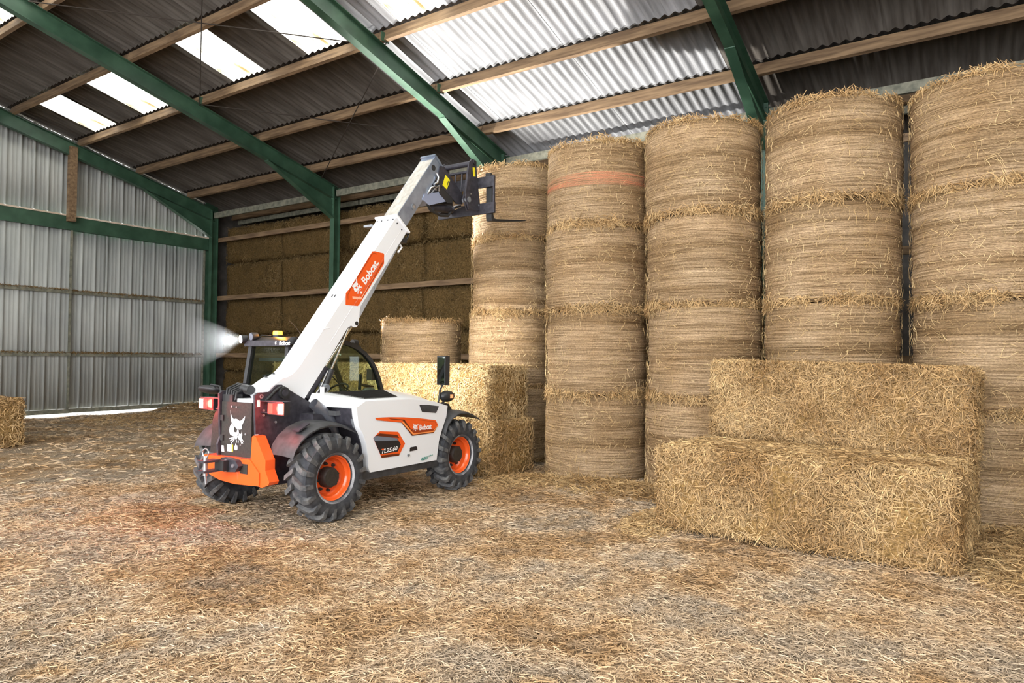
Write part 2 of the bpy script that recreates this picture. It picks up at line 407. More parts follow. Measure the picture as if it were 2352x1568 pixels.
for k in range(-8, 5):
    x0 = 9.05+PSP*(k-1)
    for j in range(-13, 11):
        y0 = 8.62+1.25*j
        if y0 > 21: continue
        sky = (k == 0 and any(abs(y0-v) < .1 for v in skyy)) or (k in (-2, -4) and j % 2 == 0) or (k == -6 and j % 2) or (k == 0 and y0 < 5.5 and j % 2 == 0) or (k in (-1, -2) and y0 < 5.5)  # skylights outside the listed positions are unseen, mostly added for more top light
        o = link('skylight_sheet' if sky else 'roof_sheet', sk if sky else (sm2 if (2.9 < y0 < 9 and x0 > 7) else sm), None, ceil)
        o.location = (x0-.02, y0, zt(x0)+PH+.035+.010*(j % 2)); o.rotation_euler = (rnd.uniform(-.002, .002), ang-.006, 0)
for k, x in enumerate(XP):
    y0, y1 = -9.0, 21.0
    b = B()
    h, wdt = PH, .075
    # timber purlin standing square to the slope, in lengths bay by bay
    ysplit = [y0, YR[3], YR[2], YR[1], YR[0]+.1] if True else []
    for q in range(4):
        b = B(); n_ = Vector((SL, 0, 1)).normalized(); t_ = Vector((1, 0, -SL)).normalized()
        p = Vector((x-wdt/2, 0, zt(x)+.004*((q+k) % 2)))
        pts = [p, p+t_*wdt, p+t_*wdt+n_*h, p+n_*h]
        b.prism([(v.x, ysplit[q]+.004, v.z) for v in pts], (0, ysplit[q+1]-ysplit[q]-.008, 0))
        b.make('purlin', WOOD, ceil, bevel=.006, seg=1)
def rafter(yc, x0, x1, mname):
    b = B(); fw, ft, wb, dep = .17, .014, .012, .37
    def seg(y0, y1, d0, d1): b.xz([(x0, zt(x0)-d1), (x1, zt(x1)-d1), (x1, zt(x1)-d0), (x0, zt(x0)-d0)], y0, y1)
    seg(yc-fw/2, yc+fw/2, 0, ft); seg(yc-fw/2, yc+fw/2, dep-ft, dep); seg(yc-wb/2, yc+wb/2, ft, dep-ft)
    r = b.make('rafter', GREEN, ceil)
    hx = 10.9
    b = B(); prof = [(hx, zt(hx)-dep-.002), (XCOL-.12, zt(XCOL)-dep-.002), (XCOL-.12, zt(XCOL)-dep-.52), (XCOL-.2, zt(XCOL)-dep-.5)]
    b.xz(prof, yc-wb/2, yc+wb/2)
    b.prism([(hx, yc-fw/2, zt(hx)-dep-.004), (XCOL-.12, yc-fw/2, zt(XCOL)-dep-.52), (XCOL-.12, yc-fw/2, zt(XCOL)-dep-.535), (hx, yc-fw/2, zt(hx)-dep-.02)], (0, fw, 0))
    b.make('haunch', GREEN, r)
    b = B().box(XCOL-.13, XCOL-.11, yc-fw/2, yc+fw/2, zt(XCOL)-dep-.54, zt(XCOL)-.02); b.make('end_plate', GREEN, r)
    for q in range(6):
        zz = zt(XCOL)-.1-q*.14
        for s in (-1, 1): B().cyl((XCOL-.135, yc+s*.05, zz), (XCOL-.15, yc+s*.05, zz), .014, 6).make('bolt', GREEN, r)
for yv in YR: rafter(yv, XF, XCOL, 'rafter')
# wind bracing rods in the bay behind the machine
for p, q in (((9.3, 9.2, zt(9.3)-.05), (12.6, 14.8, zt(12.6)-.05)), ((9.0, 14.8, zt(9.0)-.03), (12.4, 9.2, zt(12.4)-.03)), ((5.5, 14.8, zt(5.5)-.04), (9.0, 9.2, zt(9)-.04)), ((5.6, 9.2, zt(5.6)-.06), (9.0, 14.8, zt(9)-.06))):
    B().cyl(p, q, .011, 6).make('bracing_rod', mat('rod_rust', (.035, .025, .018), rough=.9), ceil)
for (xx, yy) in ((9.05, 14.8), (10.68, 9.0), (9.05, 8.98)):
    B().box(xx-.1, xx+.1, yy-.05, yy-.035, zt(xx)-.02, zt(xx)+.15).make('cleat', GREEN, ceil)

# ------------------------------------------------------------------ long wall on the right
wall = empty('wall_right', (0, 0, 0)); tag(wall, 'dark open steel frame along the barn side with timber rails', 'wall', kind='structure')
for yv in YR:
    b = B(); ztop = zt(XCOL)-.02
    for x0, x1, y0, y1 in ((XCOL-.11, XCOL-.096, -.085, .085), (XCOL+.1, XCOL+.114, -.085, .085), (XCOL-.096, XCOL+.1, -.006, .006)):
        b.box(x0, x1, yv+y0, yv+y1, -.1, ztop)
    c = b.make('column', GREEN, wall)
    B().box(XCOL-.14, XCOL+.14, yv-.12, yv+.12, .035, .06).make('base_plate', GREEN, c)
for zz in (1.75, 3.62, 5.55):
    for q in range(4):
        B().box(XCOL+.13, XCOL+.19, YR[q+1]+.0, YR[q]-.0, zz-.07, zz+.07).make('rail', WOOD, wall, bevel=.006, seg=1)
B().box(XB, XB+.05, -10, 21.3, -.1, zt(XB)+.32).make('back_cladding', mat('dark_cladding', (.05, .045, .04), (.09, .08, .07), rough=.9, scale=4), wall)
for q in range(4):      # steel eaves beam, lapped from column to column
    B().box(XCOL-.05, XCOL+.03, YR[q+1]+.09, YR[q]-.09, zt(XCOL)-.28, zt(XCOL)-.1).make('eaves_beam', STEELRAIL, wall)
    B().box(XCOL+.9, XCOL+.98, YR[q+1]-.02, YR[q]+.02, zt(XCOL+.9)-.1, zt(XCOL+.9)+.04).make('eaves_rail', STEELRAIL, wall)

wr = B().box(XF, XB, -8.05, -8.0, -.1, 9.5).make('wall_rear', MATS['dark_cladding']); tag(wr, 'dark closed end of the barn beyond the right-hand bales', 'wall', kind='structure')
wf_ = B().box(XF-.05, XF, 13.0, 21.3, -.1, 11.2).make('wall_front', MATS['dark_cladding']); tag(wf_, 'dark closed front of the barn, left of the open bay', 'wall', kind='structure')
# ------------------------------------------------------------------ gable wall with two sliding doors
gab = empty('wall_left'); tag(gab, 'gable end of ribbed grey metal sheets above the green door beam', 'wall', kind='structure')
ZB0, ZB1 = 5.20, 5.62
RIB = 1.0/3
def clad(x0, x1, z0, ztop, yface, name, parent):
    """one ribbed sheet: ztop(x) may slope"""
    xs = []
    n = max(1, round((x1-x0)/RIB)); p = (x1-x0)/n
    for i in range(n):
        b0 = x0+i*p
        xs += [(b0, .0), (b0+.02, .032), (b0+.055, .032), (b0+.075, 0), (b0+.16, 0), (b0+.165, .003), (b0+.185, .003), (b0+.19, 0), (b0+.26, 0), (b0+.265, .003), (b0+.28, .003), (b0+.285, 0)]
    xs.append((x1, 0))
    V = []; Q = []
    for x, d in xs:
        t = ztop(x); V += [(x, yface-d, z0), (x, yface-d, t)]
    for i in range(len(xs)-1): Q.append((2*i, 2*i+2, 2*i+3, 2*i+1))
    o = link(name, np_mesh(name, np.array(V), np.array(Q)), CLAD, parent)
    md = o.modifiers.new('thickness', 'SOLIDIFY'); md.thickness = .0012
    return o
for i in range(14):
    x0 = 13.05-(i+1)*1.0
    clad(x0, x0+1.0+.02, ZB1+.05, lambda x: zt(x)+PH, YG+.004*(i % 2), 'cladding_sheet', gab)
B().box(-1, 13.1, 20.86, 21.0, ZB0, ZB1-.04).make('door_beam', GREEN, gab, bevel=.01)
B().box(-1, 13.1, 20.84, 20.90, ZB1-.04, ZB1+.005).make('batten', WOODP, gab)
B().box(8.78, 8.98, 20.66, 20.80, 5.42, zt(8.9)-.1).make('post', WOOD, gab, bevel=.008)
B().prism([(11.3, 20.9, zt(11.3)-.40), (13.06, 20.9, 6.03), (13.06, 20.9, 5.97), (11.3, 20.9, zt(11.3)-.46)], (0, .06, 0)).make('trim_strip', CLAD, gab)
B().box(13.04, 13.1, 20.88, 21.0, 5.62, 6.0).make('trim_strip', CLAD, gab)
B().box(13.06, XB+.1, 21.06, 21.12, -.05, 7.1).make('corner_cladding', mat('dark_cladding', (.05, .045, .04), (.09, .08, .07), rough=.9, scale=4), gab)
# corner sheet beside the doors
B().box(13.07, 13.5, 21.0, 21.06, -.05, 6.8).make('corner_panel', GREEN, gab)
def door(name, x0, x1, yf, label):
    d = empty(name); tag(d, label, 'door', kind='structure')
    n = max(1, round((x1-x0)/1.0)); w = (x1-x0)/n
    for i in range(n): clad(x0+i*w, x0+(i+1)*w+.015, .205, lambda x: ZB0+.02, yf+.03+.004*(i % 2), 'cladding_sheet', d)
    for zz in (1.72, 3.47):
        B().box(x0, x1, yf-.05, yf-.004, zz-.045, zz+.045).make('door_rail', STEELRAIL, d)
    B().box(x0, x1, yf-.04, yf+.0, .085, .205).make('bottom_rail', STEELRAIL, d)
    for xx in (x0, x1-.06): B().box(xx, xx+.06, yf-.03, yf+.0, .215, ZB0).make('stile', STEELRAIL, d)
door('door_1', 8.92, 13.06, 21.00, 'right-hand ribbed grey sliding door below the green beam')
door('door_2', -1.0, 9.0, 20.90, 'left-hand ribbed grey sliding door below the green beam')
# straw caught on the door rails
x = rng.uniform(6.9, 13, 2600); zc = np.where(rng.random(2600) < .5, 1.77, 3.52)
P = np.stack([x, np.where(x < 9, 20.87, 20.96), zc+rng.uniform(-.01, .02, 2600)], 1)
o = link('caught_straw', straws('caught_straw', P, np.tile([[0, -.6, 1.]], (2600, 1)), rng, (.05, .16), (.006, .012), (-30, 40)), BALEBODY, gab); o['kind'] = 'stuff'

# ------------------------------------------------------------------ bales
def block_body(name, lx, ly, lz, seed, rad=.07, amp=.03, n=(10, 22, 9), bulge=.02):
    """soft-edged straw block, origin at the middle of its base"""
    V = {}; verts = []; Q = []
    def vid(i, j, k):
        key = (i, j, k)
        if key in V: return V[key]
        u = np.array([i/n[0], j/n[1], k/n[2]])*2-1
        h = np.array([lx, ly, lz])/2; p = u*h
        c = np.clip(p, -(h-rad), h-rad); d = p-c; l = np.linalg.norm(d)
        if l > 1e-6: p = c+d/l*min(rad, l) if l > rad else p
        nv = d/l if l > 1e-6 else np.zeros(3)
        q = Vector(tuple(p*3.1))+Vector((seed*7.3, seed*3.1, seed))
        f = mnoise.noise(q)+.6*mnoise.noise(q*3)
        p = p+nv*(amp*f)+nv*bulge*(1-u[0]**2)*(1-u[2]**2)*.5
        p[2] = max(p[2], -lz/2)
        V[key] = len(verts); verts.append((p[0], p[1], p[2]+lz/2)); return V[key]
    for ax in range(3):
        a1, a2 = [(1, 2), (2, 0), (0, 1)][ax]
        for s in (0, n[ax]):
            for i in range(n[a1]):
                for j in range(n[a2]):
                    q = []
                    for di, dj in ((0, 0), (1, 0), (1, 1), (0, 1)):
                        c = [0, 0, 0]; c[ax] = s; c[a1] = i+di; c[a2] = j+dj; q.append(vid(*c))
                    Q.append(q if s else q[::-1])
    return np_mesh(name, np.array(verts), np.array(Q), True)
def block_points(lx, ly, lz, n, rg, faces=('x-', 'x+', 'y-', 'y+', 'z+'), rad=.06):
    ar = {'x-': ly*lz, 'x+': ly*lz, 'y-': lx*lz, 'y+': lx*lz, 'z+': lx*ly}
    tot = sum(ar[f] for f in faces); PP = []; NN = []
    for f in faces:
        m = int(n*ar[f]/tot); u = rg.uniform(-1, 1, (m, 3)); ax = 'xyz'.index(f[0]); s = 1 if f[1] == '+' else -1
        u[:, ax] = s; h = np.array([lx, ly, lz])/2; p = u*h
        c = np.clip(p, -(h-rad), h-rad); d = p-c; l = np.linalg.norm(d, axis=1, keepdims=True); nn = d/np.maximum(l, 1e-6)
        p = c+nn*rad+nn*rg.uniform(-.01, .018, (m, 1)); p[:, 2] += lz/2
        PP.append(p); NN.append(nn)
    return np.concatenate(PP), np.concatenate(NN)
def square_bale(loc, rz, dims, count, seed, label, group, faces=('x-', 'y-', 'y+', 'z+'), tilt=(0, 0), length=(.05, .17), width=(.005, .010), sm_=STRAW):
    rg = np.random.default_rng(seed); lx, ly, lz = dims
    t = empty('straw_bale', loc, rz); t.rotation_euler = (tilt[0], tilt[1], rz)
    tag(t, label, 'bale', group)
    link('body', block_body('body', lx, ly, lz, seed), BALEBODY, t)
    P, Nn = block_points(lx, ly, lz, count, rg, faces)
    dn = np.tile([[0., 0, -1]], (len(P), 1)); side = np.abs(Nn[:, 2:3]) < .6
    tang = np.where(side, dn, norm(np.cross(Nn, rg.normal(size=Nn.shape))))
    o = link('straw_pile', straws('straw_pile', P, Nn, rg, length, width, (-12, 30), tang, .45, .10), sm_, t); o['kind'] = 'stuff'
    return t
GS = 'square straw bales stacked on the floor'
square_bale((7.11, 1.32, .035), math.radians(-5.5), (1.16, 2.58, .80), 38000, 1, 'long straw bale lying alone at the front of the right-hand pile', GS)
square_bale((8.08, 1.20, .0), math.radians(-6.0), (.58, 2.48, .82), 10000, 2, 'lower straw bale behind the front one, showing only its end', GS, faces=('x-', 'y-'))
square_bale((8.07, 1.21, .82), math.radians(-6.5), (.62, 2.54, .86), 36000, 3, 'straw bale on top of the right-hand pile, set back', GS, tilt=(math.radians(1.2), 0))
square_bale((8.52, 6.86, .0), math.radians(-1), (1.10, 2.45, .80), 16000, 4, 'lower straw bale in front of the telehandler, by its front wheel', GS)
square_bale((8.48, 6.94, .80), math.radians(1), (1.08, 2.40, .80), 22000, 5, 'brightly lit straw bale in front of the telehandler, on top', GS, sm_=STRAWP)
square_bale((8.52, 9.36, .0), math.radians(1), (1.10, 2.40, .80), 4000, 6, 'lower straw bale seen low behind the cab', GS, faces=('x-', 'y-', 'z+'))
square_bale((8.50, 9.42, .80), math.radians(-1), (1.08, 2.40, .80), 6000, 12, 'upper straw bale seen through the cab windows', GS, faces=('x-', 'y-', 'z+'))
square_bale((4.55, 15.3, .0), math.radians(3), (2.1, 1.1, .88), 9000, 7, 'straw bale cut off by the left edge near the sliding doors', GS, faces=('x-', 'x+', 'y-', 'z+'), width=(.008, .016))
# loose straw spilled round the pile feet
def heap(cx, cy, rx, ry, h, n, seed, parent):
    rg = np.random.default_rng(seed); a = rg.uniform(0, 2*np.pi, n); r = np.sqrt(rg.random(n))
    x = cx+rx*r*np.cos(a); y = cy+ry*r*np.sin(a); z = np.maximum(0, h*(1-r**1.5))*rg.random(n)+ground_z(x, y)
    o = link('loose_straw', straws('loose_straw', np.stack([x, y, z], 1), np.tile([[0, 0, 1.]], (n, 1)), rg, (.05, .17), (.005, .010), (-15, 35)), STRAW, parent); o['kind'] = 'stuff'
heap(7.2, -.35, 1.0, .55, .10, 7000, 21, floor)
heap(6.9, 2.75, .7, .35, .10, 4000, 22, floor)
heap(8.1, 5.3, .8, .5, .08, 3500, 23, floor)
heap(8.2, -.8, 1.2, .9, .14, 9000, 24, floor)
heap(8.35, 3.9, .6, 1.4, .10, 6000, 25, floor)
heap(10.5, 18.0, 2.4, 2.6, .10, 6000, 26, floor)
heap(12.5, 20.75, 1.2, .35, .26, 5000, 27, floor)
heap(6.9, 20.8, .5, .3, .2, 1500, 28, floor)

def round_body(name, r, h, seed):
    rg = np.random.default_rng(seed); nt = 30; rows = nt*4; seg = 72
    zs = np.linspace(0, h, rows+1); V = []
    ridge = .004+.004*rg.random(nt+1); band = np.interp(zs, np.linspace(0, h, 9), rg.uniform(-.012, .012, 9))
    lean = rg.uniform(0, 6.28); th = np.linspace(0, 2*np.pi, seg, endpoint=False)
    lob = .012*np.cos(2*th+lean)+.008*np.cos(3*th+lean*2)
    prof = []
    for i, z in enumerate(zs):
        e = min(z, h-z); rd = .055*max(0, 1-e/.075)**2
        bul = -.015*((z-h/2)/(h/2))**2
        ph = math.sin(2*math.pi*(z/h*nt)); prof.append((r-rd+bul+band[i]+ridge[i//4]*max(0, ph), z))
    rings = []
    for rr, z in prof:
        wv = .006*np.cos(th*1+lean+z*3)
        rings.append(np.stack([(rr+lob)*np.cos(th), (rr+lob)*np.sin(th), np.full(seg, z)+wv*np.minimum(1, min(z, h-z)/.1)], 1))
    # end caps
    for k in (.7, .35, .02): rings.insert(0, np.stack([r*k*np.cos(th), r*k*np.sin(th), np.full(seg, .0)], 1))
    for k in (.7, .35, .02): rings.append(np.stack([r*k*np.cos(th), r*k*np.sin(th), np.full(seg, h+.01)+.012*rg.random(seg)], 1))
    V = np.concatenate(rings); n = len(rings); Q = []
    for i in range(n-1):
        j = np.arange(seg); jn = (j+1) % seg
        Q.append(np.stack([i*seg+j, i*seg+jn, (i+1)*seg+jn, (i+1)*seg+j], 1))
    return np_mesh(name, V, np.concatenate(Q), True)
RB, HB = .775, 1.2
bodies = [round_body('wrapped_body', RB-.01, HB-.012, 40+i) for i in range(5)]
for b_ in bodies: b_.materials.append(NET)
def fringe_mesh(seed, n, z, spread, ln=(.06, .16)):
    rg = np.random.default_rng(seed); a = rg.uniform(0, 2*np.pi, n*2)
    cl = .5+.32*np.sin(a*3+seed)+.25*np.sin(a*8+2*seed)+.2*np.sin(a*17+seed); k = rg.random(n*2) < .12+.75*np.clip(cl, 0, 1); a = a[k]; cl = cl[k]; n = len(a); zz = z+rg.normal(0, spread, n)*(.6+.5*cl)
    rr = RB-.035+rg.uniform(-.01, .03, n)
    P = np.stack([rr*np.cos(a), rr*np.sin(a), zz], 1); Nn = np.stack([np.cos(a), np.sin(a), np.zeros(n)], 1)
    tg = np.stack([-np.sin(a), np.cos(a), rg.normal(0, .3, n)], 1)
    return straws('straw_fringe', P, Nn, rg, ln, (.005, .010), (0, 38), tg, .5, .15)
fr = [fringe_mesh(60+i, 2600, .01, .04, (.07, .20)) for i in range(3)]; frt = [fringe_mesh(70+i, 1500, HB-.02, .022) for i in range(2)]
for m_ in fr+frt: m_.materials.append(STRAW)
def loose_mesh(seed, n):
    rg = np.random.default_rng(seed); a = rg.uniform(0, 2*np.pi, n); zz = rg.uniform(.05, HB-.05, n); rr = RB+.004
    P = np.stack([rr*np.cos(a), rr*np.sin(a), zz], 1); Nn = np.stack([np.cos(a), np.sin(a), np.zeros(n)], 1)
    tg = np.stack([-np.sin(a), np.cos(a), np.zeros(n)], 1)
    return straws('stray_straw', P, Nn, rg, (.04, .12), (.003, .006), (-4, 9), tg, .35)
ls = [loose_mesh(80+i, 1500) for i in range(3)]
for m_ in ls: m_.materials.append(STRAWP)
lev = {4: ['bottom', 'second from the floor', 'third from the floor', 'top'], 2: ['lower', 'upper']}
def round_stack(cx, cy, nb, where, seed, h=HB, z0=.02):
    rg = random.Random(seed)
    for i in range(nb):
        t = empty('round_bale', (cx+rg.uniform(-.03, .03), cy+rg.uniform(-.02, .02), z0+i*h), rg.randrange(4)*math.pi/2+rg.uniform(-.03, .03)); t.scale = (1, 1, h/HB)
        lab = {4: ('bottom round straw bale of ', 'second lowest round straw bale of ', 'third round straw bale up of ', 'topmost round straw bale of '), 2: ('lower round straw bale of ', 'upper round straw bale of ')}[nb][i]
        tag(t, lab+where, 'round bale', 'net-wrapped round bales stacked on end')
        link('wrapped_body', bodies[rg.randrange(5)], None, t)
        o = link('straw_fringe', fr[rg.randrange(3)], None, t); o['kind'] = 'stuff'
        if i == nb-1: o = link('straw_fringe', frt[rg.randrange(2)], None, t); o['kind'] = 'stuff'
        o = link('stray_straw', ls[rg.randrange(3)], None, t); o['kind'] = 'stuff'
        yield t
A = list(round_stack(9.95, 6.62, 4, 'the tall stack just right of the raised boom', 1, 1.235))
Bk = list(round_stack(9.20, 4.61, 4, 'the second tall stack, the one with a reddish band', 2))
Ck = list(round_stack(9.20, 3.00, 4, 'the middle one of the five tall stacks', 3))
Dk = list(round_stack(9.20, 1.41, 4, 'the fourth tall stack, behind the square bales', 4, 1.195))
Ek = list(round_stack(9.20, -.19, 4, 'the tall stack cut off by the right edge', 5, 1.182))
Zk = list(round_stack(9.95, 8.75, 2, 'the short stack left of the tall ones', 6))
# faded red net showing on one bale
red = mat('red_net', (.52, .19, .10), (.45, .27, .15), rough=.75, scale=3, stretch=(.4, .4, 26), contrast=(.38, .60), spec=.2)
_n = red.node_tree; _z = [n for n in _n.nodes if n.type == 'TEX_NOISE'][0]; _r = _n.nodes.new('ShaderNodeMapRange')
_r.inputs['From Min'].default_value = .40; _r.inputs['From Max'].default_value = .66; _r.inputs['To Min'].default_value = .62; _r.inputs['To Max'].default_value = .0
_n.links.new(_z.outputs['Fac'], _r.inputs['Value']); _n.links.new(_r.outputs['Result'], _n.nodes['Principled BSDF'].inputs['Alpha'])
b = B(); b.lathe([(RB+.004, .54), (RB+.008, .56), (RB+.008, .70), (RB+.004, .72)], 64, axis='z', closed=True)
b.make('red_net_band', red, Bk[3], smooth=60, label='faded red band in the net wrap')

# old bales packed outside the rails
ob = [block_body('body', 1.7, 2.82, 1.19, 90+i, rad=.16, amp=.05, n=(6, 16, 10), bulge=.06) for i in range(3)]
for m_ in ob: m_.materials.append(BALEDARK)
def fuzz(seed, n):
    rg = np.random.default_rng(seed); P, Nn = block_points(1.7, 2.82, 1.19, n, rg, ('x-', 'z+', 'y-'), .15)
    return straws('straw_pile', P, Nn, rg, (.06, .2), (.008, .016), (-10, 35), np.tile([[0., 0, -1]], (len(P), 1)), .4, .1)
fz = [fuzz(95+i, 3500) for i in range(2)]
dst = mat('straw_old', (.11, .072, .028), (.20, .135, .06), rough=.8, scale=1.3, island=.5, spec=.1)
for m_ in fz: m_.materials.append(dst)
rw = ['lowest row', 'second row up', 'middle row', 'fourth row up', 'top row']
cw = ['nearest the gable corner', 'left of the far green column', 'right of the far green column', 'just left of the round bale stacks']
rg = random.Random(8)
for c, yc in enumerate((19.25, 16.38, 13.35, 10.5)):
    for k in range(5):
        if c >= 2 and k == 4: 
            pass
        t = empty('straw_bale', (14.42+rg.uniform(-.05, .05), yc+rg.uniform(-.04, .04), .02+k*1.19), rg.uniform(-.02, .02))
        tag(t, f'old straw bale behind rails, {rw[k]}, {cw[c]}', 'bale', 'old bales packed behind the rails')
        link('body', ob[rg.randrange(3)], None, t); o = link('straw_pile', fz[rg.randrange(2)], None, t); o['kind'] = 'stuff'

# ------------------------------------------------------------------ telehandler (local frame: x forward, y left, origin under the rear axle)
T = empty('telehandler', (4.90, 6.37, 0.0), math.radians(.5))
tag(T, 'white and orange compact telehandler with its boom raised, parked on the straw', 'telehandler')
WB, RT = 2.13, .45
def tyre_mesh():
    b = B(); h = .15
    prof = [(.235, -.120), (.262, -.138), (.31, -.152), (.355, -.150), (.395, -.135), (.412, -.095), (.418, -.03), (.418, .03), (.412, .095), (.395, .135), (.355, .150), (.31, .152), (.262, .138), (.235, .120), (.225, .0)]
    b.lathe(prof, 56, closed=True); return finish(b.bm, 'tyre', 35)
def tread_mesh():
    b = B(); n = 18
    for s in (-1, 1):
        for k in range(n):
            a0 = 2*math.pi*(k+(.5 if s > 0 else 0))/n
            secs = [(.004, .0, .410, .455, .082), (.06, .10, .408, .457, .078), (.125, .19, .396, .448, .074), (.160, .215, .368, .414, .068), (.162, .225, .335, .352, .056)]
            rings = []
            for yy, da, r0, r1, w in secs:
                ring = []
                for r_, ww in ((r0-.02, w), (r1, w*.78)):
                    for q in (-1, 1):
                        a = a0+da+q*ww; ring.append(b.bm.verts.new((r_*math.cos(a), s*yy, r_*math.sin(a))))
                rings.append([ring[0], ring[1], ring[3], ring[2]])
            for p, q in zip(rings, rings[1:]):
                for i in range(4): b.bm.faces.new((p[i], p[(i+1) % 4], q[(i+1) % 4], q[i]))
            b.bm.faces.new(rings[0]); b.bm.faces.new(rings[-1][::-1])
    return finish(b.bm, 'tread')
def rim_mesh():
    b = B()   # outer side at -y
    b.lathe([(.242, -.128), (.246, -.120), (.236, -.108), (.222, -.100), (.216, -.070), (.200, -.055), (.198, -.02), (.186, -.005), (.170, .012), (.10, .016), (.02, .016), (.02, .03), (.20, .03), (.24, .10)], 48, cap=False)
    return finish(b.bm, 'rim', 40)
def hub_mesh():
    b = B(); b.lathe([(.01, .02), (.108, .02), (.108, -.055), (.098, -.075), (.094, -.082), (.01, -.082)], 32); return finish(b.bm, 'hub', 40)
def nut_mesh():
    b = B(); b.lathe([(.0001, .016), (.019, .016), (.019, -.008), (.013, -.010), (.013, -.022), (.0001, -.022)], 6); return finish(b.bm, 'wheel_nut')
def edge_mesh():
    b = B(); b.lathe([(.240, -.127), (.262, -.1405), (.264, -.1375), (.242, -.122)], 48, closed=True); return finish(b.bm, 'rim_edge', 40)
edge_m = edge_mesh(); edge_m.materials.append(mat('worn_bead', (.10, .10, .11), (.50, .50, .52), rough=.6, scale=5, contrast=(.40, .60)))
tyre_m, tread_m, rim_m, hub_m, nut_m = tyre_mesh(), tread_mesh(), rim_mesh(), hub_mesh(), nut_mesh()
for m_, q in ((tyre_m, RUBBER), (tread_m, RUBBERL), (rim_m, ORANGE), (hub_m, PANEL), (nut_m, PANEL)): m_.materials.append(q)
def wheel(x, y, rz, roll):
    w = link('wheel', tyre_m, None, T); w.location = (x, y, RT+.012); w.rotation_euler = (0, roll, 0) if rz == 0 else (0, roll, rz)
    w['label'] = 'chunky black tyre on an orange rim'
    link('tread', tread_m, None, w)
    link('rim_edge', edge_m, None, w); link('rim', rim_m, None, w); link('hub', hub_m, None, w)
    for k in range(8):
        a = 2*math.pi*(k+.3)/8; o = link('wheel_nut', nut_m, None, w); o.location = (.142*math.cos(a), 0, .142*math.sin(a))
wheel(0, -.765, 0, .1); wheel(WB, -.765, math.radians(0), .5)
wheel(0, .80, math.pi, .3); wheel(WB, .80, math.pi, .2)
B().cyl((0, -.62, RT+.01), (0, .66, RT+.01), .085, 14).make('axle', BLACK, T, smooth=40)
B().cyl((WB, -.62, RT+.01), (WB, .66, RT+.01), .085, 14).make('axle', BLACK, T, smooth=40)
# --- chassis
b = B(); b.box(-.42, 2.35, -.27, .30, .36, .66); b.make('chassis', BLACK, T, bevel=.015)
b = B(); b.box(.30, 1.75, -.86, -.29, .37, .46); b.make('side_sill', GREYP, T, bevel=.015)
b = B(); b.xz([(.28, 1.16), (.32, .98), (.44, .77), (.48, .46), (1.72, .46), (1.72, 1.1)], -.80, -.28); b.make('engine_bay', BLACK, T)
PROFP = [(-.55, 1.32), (-.51, 1.345), (-.37, 1.35), (-.28, 1.42), (-.22, 1.42), (-.18, 1.39), (.09, 1.25), (.17, 1.21), (.31, 1.03), (.30, .50), (-.32, .50), (-.50, .58), (-.55, .66), (-.56, .78), (-.53, .86), (-.545, 1.1)]
for y0, nm in ((-.30, 'side_plate'), (.305, 'side_plate')):
    pl = B().xz(PROFP, y0, y0+.028).make(nm, BLACK, T, bevel=.006)
    yy = y0-.004 if y0 < 0 else y0+.03
    if y0 < 0:
        for x, z in ((-.45, 1.16), (-.45, 1.11), (-.30, 1.03), (-.10, .93), (-.28, .83), (-.05, .80), (-.12, .70)):
            B().cyl((x, yy, z), (x, yy-.012, z), .013, 8).make('bolt', ZINC, pl)
        B().tube([(-.44, -.302, 1.245), (-.30, -.302, 1.365), (-.25, -.302, 1.395), (-.19, -.302, 1.385)], .018, 8).make('edge_weld', BLACKP, pl, smooth=50)
        B().cyl((-.215, -.30, 1.335), (-.215, -.345, 1.335), .062, 20).make('pivot_boss', BLACKP, pl, bevel=.006, smooth=40)
        B().cyl((-.215, -.335, 1.335), (-.215, -.352, 1.335), .038, 16).make('pivot_pin', BLACK, pl, smooth=40)
        B().box(-.525, -.49, -.303, -.301, 1.20, 1.27).make('sticker', DWHITE, pl)
        B().box(-.545, -.505, -.303, -.301, .84, .92).make('sticker', DWHITE, pl)
        b = B(); b.lathe([(.022, 0), (.022, -.006), (.012, -.006), (.012, 0)], 16, (-.475, -.300, 1.305), closed=True); b.make('lifting_eye', GREYSTEEL, pl)
B().cyl((-.215, -.27, 1.335), (-.215, .30, 1.335), .045, 18).make('boom_pivot', GREYSTEEL, T, smooth=40)
